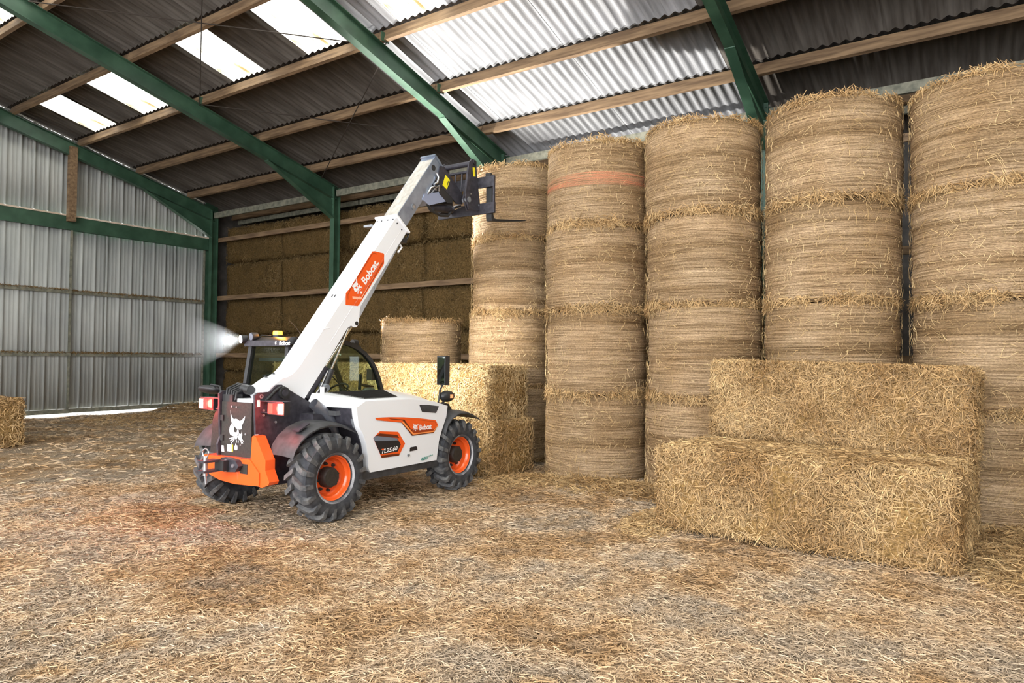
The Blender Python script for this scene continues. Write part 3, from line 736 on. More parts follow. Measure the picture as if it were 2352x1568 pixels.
# --- rear panel with the white cat-head emblem
rp = B().box(-.525, -.49, -.215, .295, .63, 1.235).make('rear_panel', PANEL, T, bevel=.01)
EX = -.5285
def emb(poly, name='emblem', ox=.022, k=.00112, parent=None, mt=None):
    return [(EX, ox-(px-692)*k, .94-(py-757)*k) for px, py in poly]
EMB = [[(587, 570), (601, 615), (622, 640), (640, 655), (665, 650), (690, 650), (733, 668), (765, 655), (812, 617), (803, 655), (775, 695), (760, 705), (762, 740), (735, 748), (718, 742), (690, 742), (650, 720), (610, 690), (596, 640)],
       [(610, 695), (645, 722), (642, 750), (655, 775), (688, 778), (697, 750), (718, 748), (712, 790), (700, 803), (706, 815), (690, 840), (665, 842), (655, 825), (640, 815), (610, 808), (588, 800), (570, 765), (585, 725)],
       [(718, 750), (724, 783), (752, 788), (764, 770), (765, 750), (774, 795), (768, 818), (738, 845), (718, 838), (712, 815), (720, 800)],
       [(648, 822), (570, 838), (572, 846), (648, 832)], [(648, 832), (588, 858), (592, 866), (652, 840)], [(652, 840), (605, 880), (610, 888), (660, 846)],
       [(762, 822), (800, 852), (803, 860), (756, 830)], [(756, 830), (788, 868), (786, 876), (750, 838)], [(750, 836), (768, 872), (764, 878), (744, 842)],
       [(682, 846), (693, 845), (696, 872), (684, 868)], [(712, 846), (724, 850), (716, 876), (710, 872)],
       [(675, 880), (685, 876), (690, 898), (702, 896), (705, 915), (704, 935), (690, 942), (665, 940), (656, 928), (657, 905), (668, 900)]]
b = B()
for p in EMB: b.poly(emb(p))
b.make('emblem', DWHITE, rp, label='white cat-head emblem')
for y, z in ((.115, 1.185), (.035, 1.183), (-.125, .91), (-.045, .79)): B().cyl((-.525, y, z), (-.532, y, z), .011, 8).make('bolt', ZINC, rp)
for z in (1.06, .85): B().box(-.54, -.52, .25, .30, z-.03, z+.03).make('hinge', BLACKP, rp, bevel=.006)
B().box(-.528, -.526, .085, .185, .71, .785).make('sticker', DWHITE, rp)
B().box(-.5285, -.5265, .085, .105, .71, .785).make('sticker', YELLOW, rp)
B().prism([(-.528, .285, .70), (-.528, .235, .70), (-.528, .25, .765), (-.528, .285, .765)], (.002, 0, 0)).make('sticker', DWHITE, rp)
# --- black cover left of the panel, lower closing plate
B().yz([(.34, 1.30), (.40, 1.25), (.47, 1.15), (.54, 1.02), (.575, .66), (.34, .65)], -.47, -.44).make('side_cover', PANEL, T, bevel=.012)
B().box(-.51, -.40, -.27, .30, .50, .63).make('closing_plate', BLACKP, T)
# --- orange rear bumper / counterweight
bm_ = B(); bm_.yz([(-.30, .67), (.48, .66), (.50, .52), (.36, .45), (.20, .415), (-.05, .40), (-.30, .41), (-.45, .42), (-.45, .55)], -.60, -.46)
bump = bm_.make('rear_bumper', ORANGE, T, bevel=.022, seg=3, label='orange cast rear bumper')
pf = [(-.31, .90), (-.33, .915), (-.375, .905), (-.50, .72), (-.53, .68), (-.53, .58), (-.595, .47), (-.58, .44), (-.48, .405), (-.29, .43), (-.295, .69)]
B().yz(pf, -.585, -.47).make('bumper_horn', ORANGE, bump, bevel=.02, seg=3, smooth=30)
pf = [(-y*1.06, z) for y, z in pf]
B().yz(pf, -.43, -.32).make('bumper_horn', ORANGE, bump, bevel=.02, seg=3, smooth=30)
B().yz([(-.27, .62), (-.15, .62), (-.15, .52), (-.27, .52)], -.606, -.59).make('recess', PANEL, bump)
# --- towing hitch
h = B().yz([(.10, .665), (.02, .67), (-.15, .655), (-.20, .60), (-.15, .54), (.02, .525), (.10, .53)], -.66, -.60).make('tow_hitch', BLACK, T, bevel=.01)
B().box(-.72, -.65, -.04, .11, .545, .65).make('hitch_block', BLACKP, h, bevel=.015)
for z0, z1 in ((.635, .655), (.535, .555)): B().box(-.88, -.70, .04, .16, z0, z1).make('clevis_plate', BLACK, h, bevel=.005)
B().cyl((-.83, .10, .50), (-.83, .10, .70), .022, 12).make('hitch_pin', ZINC, h, smooth=40)
B().tube([(-.83+.0, .10+.05*math.cos(t), .73+.045*math.sin(t)) for t in np.linspace(-1.2, 4.3, 14)], .006, 6).make('pin_ring', ZINC, h)
B().tube([(-.80, .16, .62), (-.80, .18, .56), (-.78, .17, .48), (-.78, .16, .40)], .010, 6).make('pin_chain', ZINC, h)
for y, z in ((.0, .64), (.0, .55), (-.12, .60)): B().cyl((-.66, y, z), (-.675, y, z), .02, 8).make('bolt', ZINC, h)
# --- tail lights on brackets
for s in (1, -1):
    y0, y1 = (.50, .74) if s > 0 else (-.68, -.45)
    lb = B().box(-.50, -.43, min(y0, y1)-.012, max(y0, y1)+.012, 1.13, 1.255).make('tail_light', BLACKP, T, bevel=.008, label='lit red tail light')
    yo = y1 if s > 0 else y0; yi = y0 if s > 0 else y1; w = (yo-yi)
    B().box(-.512, -.498, min(yo, yo-w*.30), max(yo, yo-w*.30), 1.142, 1.243).make('lens', REDHOT, lb)
    B().box(-.510, -.498, min(yo-w*.32, yo-w*.66), max(yo-w*.32, yo-w*.66), 1.142, 1.243).make('lens', RED, lb)
    B().box(-.508, -.498, min(yo-w*.68, yi), max(yo-w*.68, yi), 1.142, 1.243).make('lens', REDDIM if s < 0 else RED, lb)
    ya = .33 if s > 0 else -.30
    B().box(-.48, -.42, min(ya, yi), max(ya, yi), 1.14, 1.15).make('bracket', BLACK, lb); B().box(-.50, -.40, min(ya, yo), max(ya, yo), 1.257, 1.265).make('bracket', BLACK, lb)
    l = bpy.data.lights.new('tail_glow', 'POINT'); l.energy = 9 if s > 0 else 6; l.color = (1, .06, .04); l.shadow_soft_size = .05
    lo = bpy.data.objects.new('tail_glow', l); COL.objects.link(lo); lo.parent = lb; lo.location = (-.58, (y0+y1)/2, 1.19)
# --- fenders
def fender(pts, y0, y1, lip, name, s=1):
    b = B(); n = len(pts); rows = []
    ys = [(y0, lip), (y0+(y1-y0)*.12, .012), (y0+(y1-y0)*.5, 0), (y1, 0)]
    for y, dz in ys: rows.append([(x, y*s, z-dz) for x, z in pts])
    top = [[b.bm.verts.new(p) for p in r] for r in rows]; bot = [[b.bm.verts.new((p[0], p[1], p[2]-.016)) for p in r] for r in rows]
    for g in (top, bot):
        for i in range(len(ys)-1):
            for j in range(n-1): b.bm.faces.new((g[i][j], g[i][j+1], g[i+1][j+1], g[i+1][j]))
    for i in (0, len(ys)-1):
        for j in range(n-1): b.bm.faces.new((top[i][j], top[i][j+1], bot[i][j+1], bot[i][j]))
    for j in (0, n-1):
        for i in range(len(ys)-1): b.bm.faces.new((top[i][j], top[i+1][j], bot[i+1][j], bot[i][j]))
    return b.make(name, GREYP, T, smooth=40)
RF = [(-.47, .74), (-.44, .82), (-.37, .91), (-.26, .985), (-.13, 1.03), (.02, 1.045), (.16, 1.025), (.30, .975), (.42, .92)]
FF = [(WB-.34, .80), (WB-.30, .90), (WB-.20, .99), (WB-.05, 1.04), (WB+.10, 1.035), (WB+.26, .99), (WB+.38, .93)]
f1 = fender(RF, -.80, -.44, .04, 'rear_fender'); B().bar([(-.36, -.70, .965), (-.22, -.70, 1.035)], .10, .014, (0, 0, 1)).make('fender_bracket', BLACK, f1)
fender(RF, .88, .50, .04, 'rear_fender')
f2 = fender(FF, -.92, -.52, .03, 'front_fender'); B().xz([(WB-.15, 1.02), (WB-.10, 1.13), (WB-.02, 1.12), (WB+.06, 1.03)], -.70, -.62).make('fender_bracket', BLACKP, f2)
fender(FF, .96, .56, .03, 'front_fender')
# --- engine hood
HP = [(.30, 1.175), (.31, 1.10), (.335, .97), (.40, .88), (.45, .77), (.475, .64), (.49, .49), (.52, .45), (1.66, .45), (1.675, .55), (1.70, .68), (1.76, .82), (1.84, .97), (1.865, 1.11), (1.60, 1.18), (1.20, 1.225), (.43, 1.235)]
hood = B().xz(HP, -.88, -.30).make('engine_hood', WHITE, T, bevel=.03, seg=3, smooth=35, label='white engine hood with orange decals')
LP = [(.16, -.30), (.29, -.86), (.43, -.86), (1.20, -.85), (1.60, -.80), (1.70, -.30)]
b = B(); lo_ = [(.14, -.26, 1.175), (.30, -.87, 1.170), (1.20, -.87, 1.17), (1.82, -.83, 1.09), (1.86, -.30, 1.10), (1.34, -.26, 1.175)]
hi_ = [(.20, -.28, 1.315), (.43, -.79, 1.2375), (1.20, -.79, 1.2375), (1.72, -.75, 1.165), (1.78, -.30, 1.255), (1.32, -.28, 1.315)]
va = [b.bm.verts.new(p) for p in lo_]; vb = [b.bm.verts.new(p) for p in hi_]
b.bm.faces.new([vb[k] for k in (5, 2, 1, 0)]); b.bm.faces.new([vb[k] for k in (5, 4, 3, 2)]); b.bm.faces.new([va[k] for k in (0, 1, 2, 5)]); b.bm.faces.new([va[k] for k in (2, 3, 4, 5)])
for i in range(6): b.bm.faces.new((va[i], vb[i], vb[(i+1) % 6], va[(i+1) % 6]))
lid = b.make('hood_lid', WHITE, T, bevel=.010, seg=2, smooth=40)
def lz(y): return 1.315+.152*(y+.28)
gr = B().prism([(.40, -.32, lz(-.32)+.002), (.56, -.73, lz(-.73)+.002), (1.10, -.73, lz(-.73)+.002), (1.28, -.32, lz(-.32)+.002)], (0, 0, .006)).make('top_grille', mat('grille_mesh', (.10, .10, .095), (.17, .165, .15), rough=.7, scale=60), lid)
for k in range(14):
    y = -.335-k*.0295; t = (-.32-y)/.41
    B().bar([(.41+.16*t, y, lz(y)+.011), (1.27-.18*t, y, lz(y)+.011)], .008, .006).make('grille_bar', BLACKP, gr)
YD = -.8845
def side(u, v, d=0.0):
    """layout units of the hood decals mapped to the hood plane"""
    x = .4299+6.204e-4*u+8.79e-6*v+5.364e-8*u*u
    z = 1.195-2.946e-5*u-4.543e-4*v-3.638e-8*u*v
    return (x, YD-d, z)
def decal(name, polys, m, parent, d=0.0):
    b = B()
    for p in polys: b.poly([side(x, y, d) for x, y in p])
    return b.make(name, m, parent)

sh = [(228, 306), (560, 292), (900, 300), (1300, 330), (1680, 385), (1738, 512), (1632, 690), (1112, 748), (858, 428), (270, 364)]
dc = decal('decal', [sh], DBROWN, hood); dc['label'] = 'orange arrow-shaped decal with white lettering'
decal('decal_panel', [[(228, 306), (560, 292), (900, 300), (1300, 330), (1680, 385), (1738, 512), (1725, 530), (1660, 420), (1290, 372), (930, 356), (560, 325), (600, 345), (880, 372), (900, 400), (870, 425), (270, 364)]], DORANGE, hood, .0006)
decal('decal_panel', [[(930, 360), (1290, 376), (1655, 425), (1712, 515), (1640, 600), (1200, 600), (1080, 580)]], DORANGE, hood, .0006)
decal('decal_panel', [[(1080, 582), (1200, 602), (1640, 602), (1618, 640), (1150, 690)]], mat('decal_red_brown', (.33, .045, .008), rough=.35), hood, .0006)
decal('decal_line', [[(870, 425), (905, 400), (1150, 692), (1618, 642), (1712, 518), (1735, 515), (1630, 668), (1130, 722)]], DORANGEL, hood, .0009)
b = B()
for p in EMB:
    b.poly([side(1197+(px-692)*.55, 540+(py-757)*.55, .0014) for px, py in p])
b.make('emblem', DWHITE, hood)
ux = Vector((1, 0, .02)).normalized(); uz = Vector((0, 0, 1))
def at(u, v, d=.0014): return side(u, v, d)
text_obj('lettering', 'Bobcat', .068, .225, DWHITE, hood, at(1288, 622), (1, 0, -.005), (0, 0, 1), .03, 0, 'white brand lettering')
hx_ = [(340, 628), (782, 648), (945, 930), (800, 1215), (385, 1268), (180, 790)]
decal('model_badge', [hx_], DORANGE, hood)
decal('badge_panel', [[(180, 790), (240, 738), (590, 772), (760, 800), (842, 950), (770, 1120), (355, 1185)]], DBLACK, hood, .0006)
decal('badge_panel', [[(240, 738), (340, 680), (760, 720), (805, 800), (740, 785), (590, 775)]], DBROWN, hood, .0006)
decal('badge_panel', [[(385, 1268), (800, 1215), (815, 1180), (790, 1165), (365, 1210)]], DBROWN, hood, .0006)
decal('badge_panel', [[(180, 790), (240, 740), (600, 778), (750, 800), (780, 850), (500, 860), (215, 865)]], DGREY, hood, .0009)
text_obj('lettering', 'TL25.60', .050, .265, DWHITE, hood, at(362, 1172), Vector((1, 0, .045)), (0, 0, 1), .025, .25, 'white model number')
decal('letter_accent', [[(385, 1052), (440, 1048), (436, 1075), (380, 1080)]], ORANGE, hood, .0018)
text_obj('lettering', 'AGRI', .040, .125, DGREEN, hood, at(1310, 1358), Vector((1, 0, .04)), (0, 0, 1), .03, .35, 'green lettering')
text_obj('lettering', '+++', .020, .085, DGREEN, hood, at(1500, 1262), Vector((1, 0, .04)), (0, 0, 1), .03, .2)
decal('side_vent', [[(1285, 8), (1480, 12), (1758, 52), (1690, 212), (1350, 178)]], DBLACK, hood, .0006)
hv = decal('vent_mesh', [[(1305, 18), (1480, 22), (1735, 60), (1680, 200), (1360, 168)]], GREYP, hood, .0012)
decal('latch_recess', [[(1060, 1040), (1080, 1020), (1210, 1000), (1228, 1015), (1240, 1085), (1055, 1122)]], DBLACK, hood, .0006)
p = side(1020, 1210); B().cyl((p[0], YD+.01, p[2]), (p[0], YD-.012, p[2]), .016, 12).make('hood_lock', GREYSTEEL, hood, smooth=40)
# louvres and pipework behind the rear wheel arch
for k in range(6):
    B().bar([(.30+k*.036, -.805, 1.045), (.335+k*.036, -.805, .955)], .02, .014, (0, 1, 0)).make('louvre', GREYSTEEL, T, bevel=.003)
B().bar([(.10, -.42, 1.12), (.26, -.60, 1.10), (.40, -.70, 1.12)], .02, .05).make('support_strap', GREYP, T)
B().box(.02, .34, -.52, -.28, .70, 1.10).make('engine_block', BLACK, T, bevel=.03)
ex = B().tube([(.36, -.50, .80), (.33, -.50, .92), (.27, -.50, 1.03), (.18, -.49, 1.12), (.05, -.48, 1.215)], [.046, .052, .057, .060, .060], 18, cap=False)
ex.tube([(.34, -.50, .86), (.27, -.50, 1.03), (.18, -.49, 1.115), (.055, -.48, 1.21)], .054, 18, cap=False)
ex.make('exhaust_pipe', PIPE, T, smooth=60)
B().cyl((.30, -.50, .95), (.285, -.50, .985), .064, 16).make('exhaust_clamp', GREYSTEEL, T, smooth=40)
# --- boom (y from -.26 to .08)
CS, SN = math.cos(math.radians(51.9)), math.sin(math.radians(51.9))
def bt(s, t): return (.11+s*CS+t*SN, 1.70+s*SN-t*CS)
Y0, Y1 = -.26, .08
def smooth_curve(p0, p1, p2, n=5): return [tuple((1-t)**2*a+2*t*(1-t)*m+t*t*c for a, m, c in zip(p0, p1, p2)) for t in np.linspace(0, 1, n)]
bp_ = [(-.36, 1.34), (-.34, 1.39), (-.18, 1.485), (-.13, 1.495)]+smooth_curve((-.10, 1.505), (0.0, 1.545), (.11, 1.70), 6)+[bt(2.335, 0), bt(2.335, .255), bt(1.0, .262), (.96, 2.42), (.915, 2.18)]+smooth_curve((.915, 2.16), (.92, 2.07), (.83, 2.075), 4)+[(.79, 2.095), (.73, 2.06), bt(.25, .275), (.11, 1.25), (-.05, 1.22), (-.30, 1.24)]
boom = B().xz(bp_, Y0, Y1).make('boom', WHITE, T, bevel=.014, seg=3, smooth=35, label='white outer boom section')
B().cyl((.878, Y0-.003, 2.125), (.878, Y1+.003, 2.125), .026, 16).make('cylinder_pin', BLACKP, boom, smooth=40)
c0 = bt(2.325, -.03)
cp = B(); cp.prism([(c0[0], Y0-.03, c0[1]), (bt(2.325, .285)[0], Y0-.03, bt(2.325, .285)[1]), (bt(2.345, .285)[0], Y0-.03, bt(2.345, .285)[1]), (bt(2.345, -.03)[0], Y0-.03, bt(2.345, -.03)[1])], (0, .40, 0))
cp.make('boom_collar', WHITE, boom, bevel=.008)
for y in (Y0+.03, (Y0+Y1)/2-.05, (Y0+Y1)/2+.06, Y1-.03):
    p0, p1 = bt(2.28, .002), bt(2.28, -.008); B().cyl((p0[0], y, p0[1]), (p1[0], y, p1[1]), .010, 8).make('bolt', BLACKP, boom)
for t in (.06, .17):
    p0 = bt(2.27, t); B().cyl((p0[0], Y0+.002, p0[1]), (p0[0], Y0-.008, p0[1]), .010, 8).make('bolt', BLACKP, boom)
for y in (-.08, -.03):
    p0 = bt(.95, -.001); B().bar([(p0[0]-.012, y, p0[1]-.012), (p0[0]+.012, y, p0[1]+.02)], .014, .006, (-SN, 0, CS)).make('slot', BLACKP, boom)
for x, z in ((-.165, 1.47), (-.06, 1.50)): B().cyl((x, Y1-.02, z+.03), (x, Y1-.06, z+.012), .012, 8).make('bolt', BLACKP, boom)
B().tube([(.30, Y0-.001, 1.97), (.34, Y0-.001, 2.02), (.40, Y0-.001, 2.045), (.46, Y0-.001, 2.05)], .004, 6).make('weld_seam', WHITE, boom)
B().bar([(*[bt(.35, .17)[0]], Y0-.0005, bt(.35, .17)[1]), (bt(2.28, .17)[0], Y0-.0005, bt(2.28, .17)[1])], .002, .006, (-SN, 0, CS)).make('fold_line', CREAM, boom)
YB = Y0-.0015
def bd(poly, m, d, nm='decal'):
    b = B(); b.poly([(x, YB-d, z) for x, z in poly]); return b.make(nm, m, boom)
bd([(.695, 2.475), (.765, 2.545), (1.10, 3.00), (1.125, 3.03), (1.155, 3.035), (1.315, 3.03), (1.33, 3.015), (1.33, 2.90), (.915, 2.355), (.89, 2.335), (.695, 2.335)], DORANGE, 0)['label'] = 'orange decal panel with white lettering'
bd([(.735, 2.46), (.77, 2.515), (1.12, 2.985), (1.15, 3.005), (1.21, 3.0), (1.21, 3.008), (1.145, 3.015), (1.105, 2.99), (.755, 2.52), (.725, 2.46), (.73, 2.40), (.738, 2.40)], mat('decal_dark_orange', (.45, .05, .008), rough=.35), .0006, 'decal_line')
bd([(.80, 2.445), (.95, 2.447), (1.16, 2.72), (1.155, 2.722), (.945, 2.418), (.805, 2.415)], mat('decal_pink', (.93, .45, .30), rough=.35), .0006, 'decal_line')
bd([(.96, 2.43), (1.32, 2.915), (1.32, 2.94), (.94, 2.432)], mat('decal_red_brown', (.33, .045, .008), rough=.35), .0004, 'decal_line')
b = B()
for p in EMB:
    q = []
    for px, py in p:
        s_, t_ = (px-692)*.00058, (757-py)*.00058
        q.append((.875+s_*CS-t_*SN, YB-.0012, 2.565+s_*SN+t_*CS))
    b.poly(q)
b.make('emblem', DWHITE, boom)
text_obj('lettering', 'Bobcat.', .100, .375, DWHITE, boom, (1.015, YB-.0012, 2.60), (CS, 0, SN), (-SN, 0, CS), .03, 0, 'white brand lettering')
# inner boom, galvanised steel
ib = B().xz([bt(2.2, .025), bt(3.62, .025), bt(3.62, .235), bt(2.2, .235)], Y0+.045, Y1-.045).make('inner_boom', BOOMSTEEL, T, bevel=.012, seg=2, smooth=40, label='bare steel inner boom section')
q = [bt(2.36, .022), bt(3.55, .022), bt(3.55, .027), bt(2.36, .027)]
B().xz(q, Y0+.055, Y1-.055).make('wear_strip', BOOMTOP, ib)
q = [bt(3.61, .0), bt(3.64, .0), bt(3.64, .245), bt(3.61, .245)]
B().xz(q, Y0+.035, Y1-.035).make('end_frame', BOOMSTEEL, ib, bevel=.006)
p0 = bt(2.72, .165); B().cyl((p0[0], Y0+.046, p0[1]), (p0[0], Y0+.032, p0[1]), .042, 20).make('boss', GREYSTEEL, ib, bevel=.006, smooth=40)
p0 = bt(2.72, .165); B().cyl((p0[0], Y0+.035, p0[1]), (p0[0], Y0+.028, p0[1]), .018, 12).make('bolt', ZINC, ib)
p0 = bt(3.46, .10); B().lathe([(.0001, .0), (.04, .0), (.04, -.004), (.0001, -.004)], 18, (p0[0], Y0+.043, p0[1])).make('slot', BLACKP, ib)
# hose bracket under the collar
hb = B().tube([(bt(2.30, .27)[0], -.20, bt(2.30, .27)[1]), (bt(2.36, .33)[0], -.22, bt(2.36, .33)[1]), (bt(2.30, .36)[0], -.20, bt(2.30, .36)[1]), (bt(2.2, .30)[0], -.2, bt(2.2, .30)[1])], .018, 8).make('hose', BLACKP, T, smooth=60)
B().box(bt(2.2, .27)[0], bt(2.2, .27)[0]+.09, -.24, -.10, bt(2.2, .27)[1]-.04, bt(2.2, .27)[1]+.03).make('hose_clamp', BLACKP, T, bevel=.01)
B().tube([(bt(2.12, .26)[0], -.23, bt(2.12, .26)[1]), (bt(2.12, .34)[0], -.23, bt(2.12, .34)[1]), (bt(2.02, .33)[0], -.23, bt(2.02, .33)[1])], .016, 8).make('hook', WHITE, T, smooth=60)
B().box(bt(2.2, -.01)[0]-.02, bt(2.2, -.01)[0]+.05, Y1+.0, Y1+.14, bt(2.2, 0)[1]-.01, bt(2.2, 0)[1]+.02).make('side_bracket', GREYSTEEL, T)
# --- head
for y in (-.235, .035):
    hp = B().xz([(2.46, 4.42), (2.54, 4.42), (2.985, 4.11), (2.97, 3.975), (2.83, 3.955), (2.74, 4.01), (2.40, 4.17), (2.43, 4.35)], y, y+.02).make('head_plate', BLACK, T, bevel=.004)
    if y < 0:
        B().prism([(2.565, y-.002, 4.315), (2.67, y-.002, 4.265), (2.60, y-.002, 4.115), (2.50, y-.002, 4.155)], (0, .001, 0)).make('sticker', YELLOW, hp, label='yellow warning sticker')
        B().prism([(2.625, y-.003, 4.245), (2.64, y-.003, 4.235), (2.61, y-.003, 4.17), (2.60, y-.003, 4.175)], (0, .001, 0)).make('sticker_print', DBLACK, hp)
B().xz([(2.44, 4.14), (2.73, 4.04), (2.74, 3.95), (2.62, 3.93), (2.44, 4.03)], -.232, .03).make('head_box', BLACKP, T, bevel=.01)
B().xz([(2.13, 3.955), (2.44, 4.045), (2.60, 3.945), (2.24, 3.82), (2.09, 3.87)], -.225, .03).make('head_guard', LAV, T, bevel=.008)
for k in range(3):
    B().tube([(2.20+.06*k, -.22+.02*k, 3.97+.02*k), (2.24+.06*k, -.245, 4.06+.02*k), (2.32+.05*k, -.245, 4.10+.015*k), (2.38+.03*k, -.22, 4.06)], .014, 8).make('hydraulic_fitting', ZINC if k != 1 else BLACKP, T, smooth=60)
B().tube([(2.36, -.24, 4.30), (2.40, -.25, 4.24), (2.37, -.25, 4.16), (2.30, -.25, 4.12)], .016, 8).make('hydraulic_fitting', ZINC, T, smooth=60)
B().cyl((2.40, -.12, 3.83), (2.86, -.12, 3.89), .055, 18).make('tilt_cylinder', BLACK, T, bevel=.006, smooth=40)
B().tube([(2.2, -.20, 3.86), (2.3, -.2, 3.76), (2.5, -.2, 3.73), (2.7, -.18, 3.76), (2.8, -.15, 3.84)], .02, 8).make('hose', BLACKP, T, smooth=60)
B().cyl((2.84, -.16, 3.90), (3.0, -.16, 3.96), .03, 14).make('tilt_rod', CHROME, T, smooth=40)
# --- fork carriage
AP = [(2.97, 4.58), (3.03, 4.64), (3.10, 4.645), (3.14, 4.60), (3.16, 4.40), (3.24, 4.03), (3.24, 3.92), (3.14, 3.90), (2.93, 3.86), (2.84, 4.03), (2.86, 4.10)]
ca = B().box(3.23, 3.265, -.62, .44, 3.86, 4.02).make('fork_carriage', BLACK, T, bevel=.006, label='black fork carriage')
B().box(3.22, 3.255, -.62, .44, 4.25, 4.41).make('carriage_bar', BLACK, ca, bevel=.006)
for y in (-.62, .41): B().box(3.225, 3.255, y, y+.025, 4.02, 4.25).make('carriage_upright', BLACK, ca)
for y in (-.355, .155):
    ar = B().xz(AP, y, y+.025).make('carriage_arm', BLACK, ca, bevel=.004)
    B().xz([(2.90, 4.56), (2.94, 4.58), (2.97, 4.57), (2.92, 4.08), (2.96, 3.88), (2.90, 3.87), (2.82, 4.05)], y-.05, y-.03).make('arm_rib', BLACK, ca, bevel=.003)
    B().cyl((3.085, y-.02, 4.60), (3.085, y+.05, 4.60), .034, 16).make('pivot_pin', BLACKP, ca, smooth=40)
    B().cyl((2.90, y-.06, 4.01), (2.90, y+.05, 4.01), .04, 16).make('pivot_pin', GREYSTEEL, ca, smooth=40)
    if y < 0:
        B().prism([(3.045, y-.002, 4.52), (3.105, y-.002, 4.53), (3.12, y-.002, 4.40), (3.06, y-.002, 4.39)], (0, .001, 0)).make('sticker', YELLOW, ca)
        for x, z in ((3.0, 4.12), (3.20, 3.99), (2.96, 4.19)): B().cyl((x, y, z), (x, y-.012, z), .012, 8).make('bolt', ZINC, ca)
B().cyl((3.02, -.36, 4.57), (3.02, .18, 4.57), .040, 16).make('cross_tube', BLACK, ca, smooth=40)
B().cyl((3.0, -.36, 4.45), (3.0, .18, 4.45), .022, 12).make('cross_tube', BLACK, ca, smooth=40)
for y in (-.2, -.08): B().cyl((3.0, y, 4.45), (2.97, y, 4.05), .014, 8).make('guard_rod', BLACK, ca)
for y in (-.50,):
    fk = B().xz([(3.265, 4.44), (3.30, 4.44), (3.31, 3.86), (3.33, 3.80), (3.40, 3.80), (4.20, 3.925), (4.23, 3.92), (4.21, 3.91), (3.40, 3.765), (3.28, 3.755), (3.265, 3.80)], y-.05, y+.05).make('fork', BLACKP, ca, bevel=.006)
    B().box(3.235, 3.275, y-.045, y+.045, 4.41, 4.46).make('fork_hook', BLACKP, fk, bevel=.008)
# --- lift cylinders
B().cyl((.17, -.20, 1.25), (.44, -.20, 1.60), .052, 18).make('lift_cylinder', BLACK, T, bevel=.006, smooth=40)
B().cyl((.42, -.20, 1.575), (.87, -.20, 2.12), .019, 14).make('cylinder_rod', CHROME, T, smooth=40)
B().cyl((.31, -.25, 1.20), (.50, -.25, 1.57), .042, 18).make('lift_cylinder', BLACKP, T, bevel=.006, smooth=40)
B().cyl((.49, -.25, 1.56), (.78, -.22, 2.06), .014, 12).make('cylinder_rod', CHROME, T, smooth=40)
B().tube([(.20, -.29, 1.20), (.26, -.29, 1.32), (.33, -.27, 1.38), (.44, -.26, 1.56)], .010, 8).make('hydraulic_pipe', ZINC, T, smooth=60)
B().box(.30, .36, -.30, -.295, 1.30, 1.38).make('sticker', DWHITE, T)
B().cyl((.40, -.29, 1.36), (.40, -.21, 1.39), .05, 14).make('cylinder_clamp', GREYSTEEL, T, smooth=40)
B().xz([(.08, 1.24), (.10, 1.34), (.20, 1.36), (.34, 1.25), (.36, 1.12), (.10, 1.10)], -.17, -.14).make('cylinder_bracket', BLACK, T)
# hoses and fittings on top of the rear frame
for k in range(5):
    y = .10+.04*k
    B().tube([(-.50, y, 1.25), (-.48, y+.01, 1.33+.01*k), (-.36, y+.01, 1.37+.012*k), (-.22, y-.02, 1.39), (-.1, y-.03, 1.36)], .013, 8).make('hydraulic_hose', BLACKP, T, smooth=60)
B().cyl((-.40, .12, 1.375), (-.40, .02, 1.375), .04, 14).make('hose_fitting', BLACKP, T, bevel=.006, smooth=40)
B().cyl((-.42, .02, 1.365), (-.42, -.05, 1.36), .05, 14).make('hose_fitting', BLACKP, T, bevel=.008, smooth=40)
B().box(-.52, -.40, .12, .29, 1.235, 1.31).make('valve_block', BLACKP, T, bevel=.015)
B().box(-.48, -.30, -.20, .10, 1.16, 1.27).make('boom_foot', CREAM, T, bevel=.03)
# rear-left wide mirror on an arm
rm = B().tube([(-.42, .46, 1.28), (-.32, .62, 1.31), (-.22, .80, 1.37), (-.20, 1.0, 1.385)], .011, 8).make('mirror_arm', BLACKP, T, smooth=60)
b = B(); b.ell((0, 0, 0), .115, .165, .05, 20); o = b.make('rear_mirror', BLACKP, rm, smooth=60); o.location = (-.2, 1.02, 1.325); o.rotation_euler = (0, math.radians(14), 0)
# --- cab
CURVE = [(.22, 1.90), (.60, 1.925), (.95, 1.91), (1.10, 1.89), (1.27, 1.835), (1.40, 1.76), (1.50, 1.68), (1.58, 1.58), (1.65, 1.45), (1.71, 1.30), (1.745, 1.15), (1.76, .98)]
YA, YZ = .115, .93
cab = B().xz([(.20, .48), (.18, 1.20), (1.74, 1.20), (1.78, .95), (1.78, .48)], YA, YZ).make('cab', BLACK, T, bevel=.02, label='glazed black-framed cab')
for y in (YA+.02, YZ-.05): B().bar([(x, y, z) for x, z in CURVE[2:]], .05, .055, (0, 1, 0)).make('front_pillar', BLACKP, cab, smooth=30)
B().bar([(.20, YA+.03, 1.18), (.23, YA+.05, 1.88)], .06, .06, (0, 1, 0)).make('rear_pillar', BLACKP, cab)
B().bar([(.20, YZ-.00, 1.18), (.22, YZ-.03, 1.50), (.24, YZ-.09, 1.88)], .06, .06, (0, 1, 0)).make('rear_pillar', BLACKP, cab)
B().bar([(.95, YZ-.02, 1.18), (.95, YZ-.05, 1.9)], .05, .05, (0, 1, 0)).make('door_pillar', BLACKP, cab)
rf = B(); pf = [(.14, 1.835), (.155, 1.90), (.22, 1.945), (.60, 1.965), (1.0, 1.945), (1.20, 1.89), (1.18, 1.865), (.95, 1.88), (.22, 1.86)]
rf.xz(pf, YA-.005, YZ-.07); rf = rf.make('cab_roof', BLACKP, cab, bevel=.014, seg=2, smooth=40)
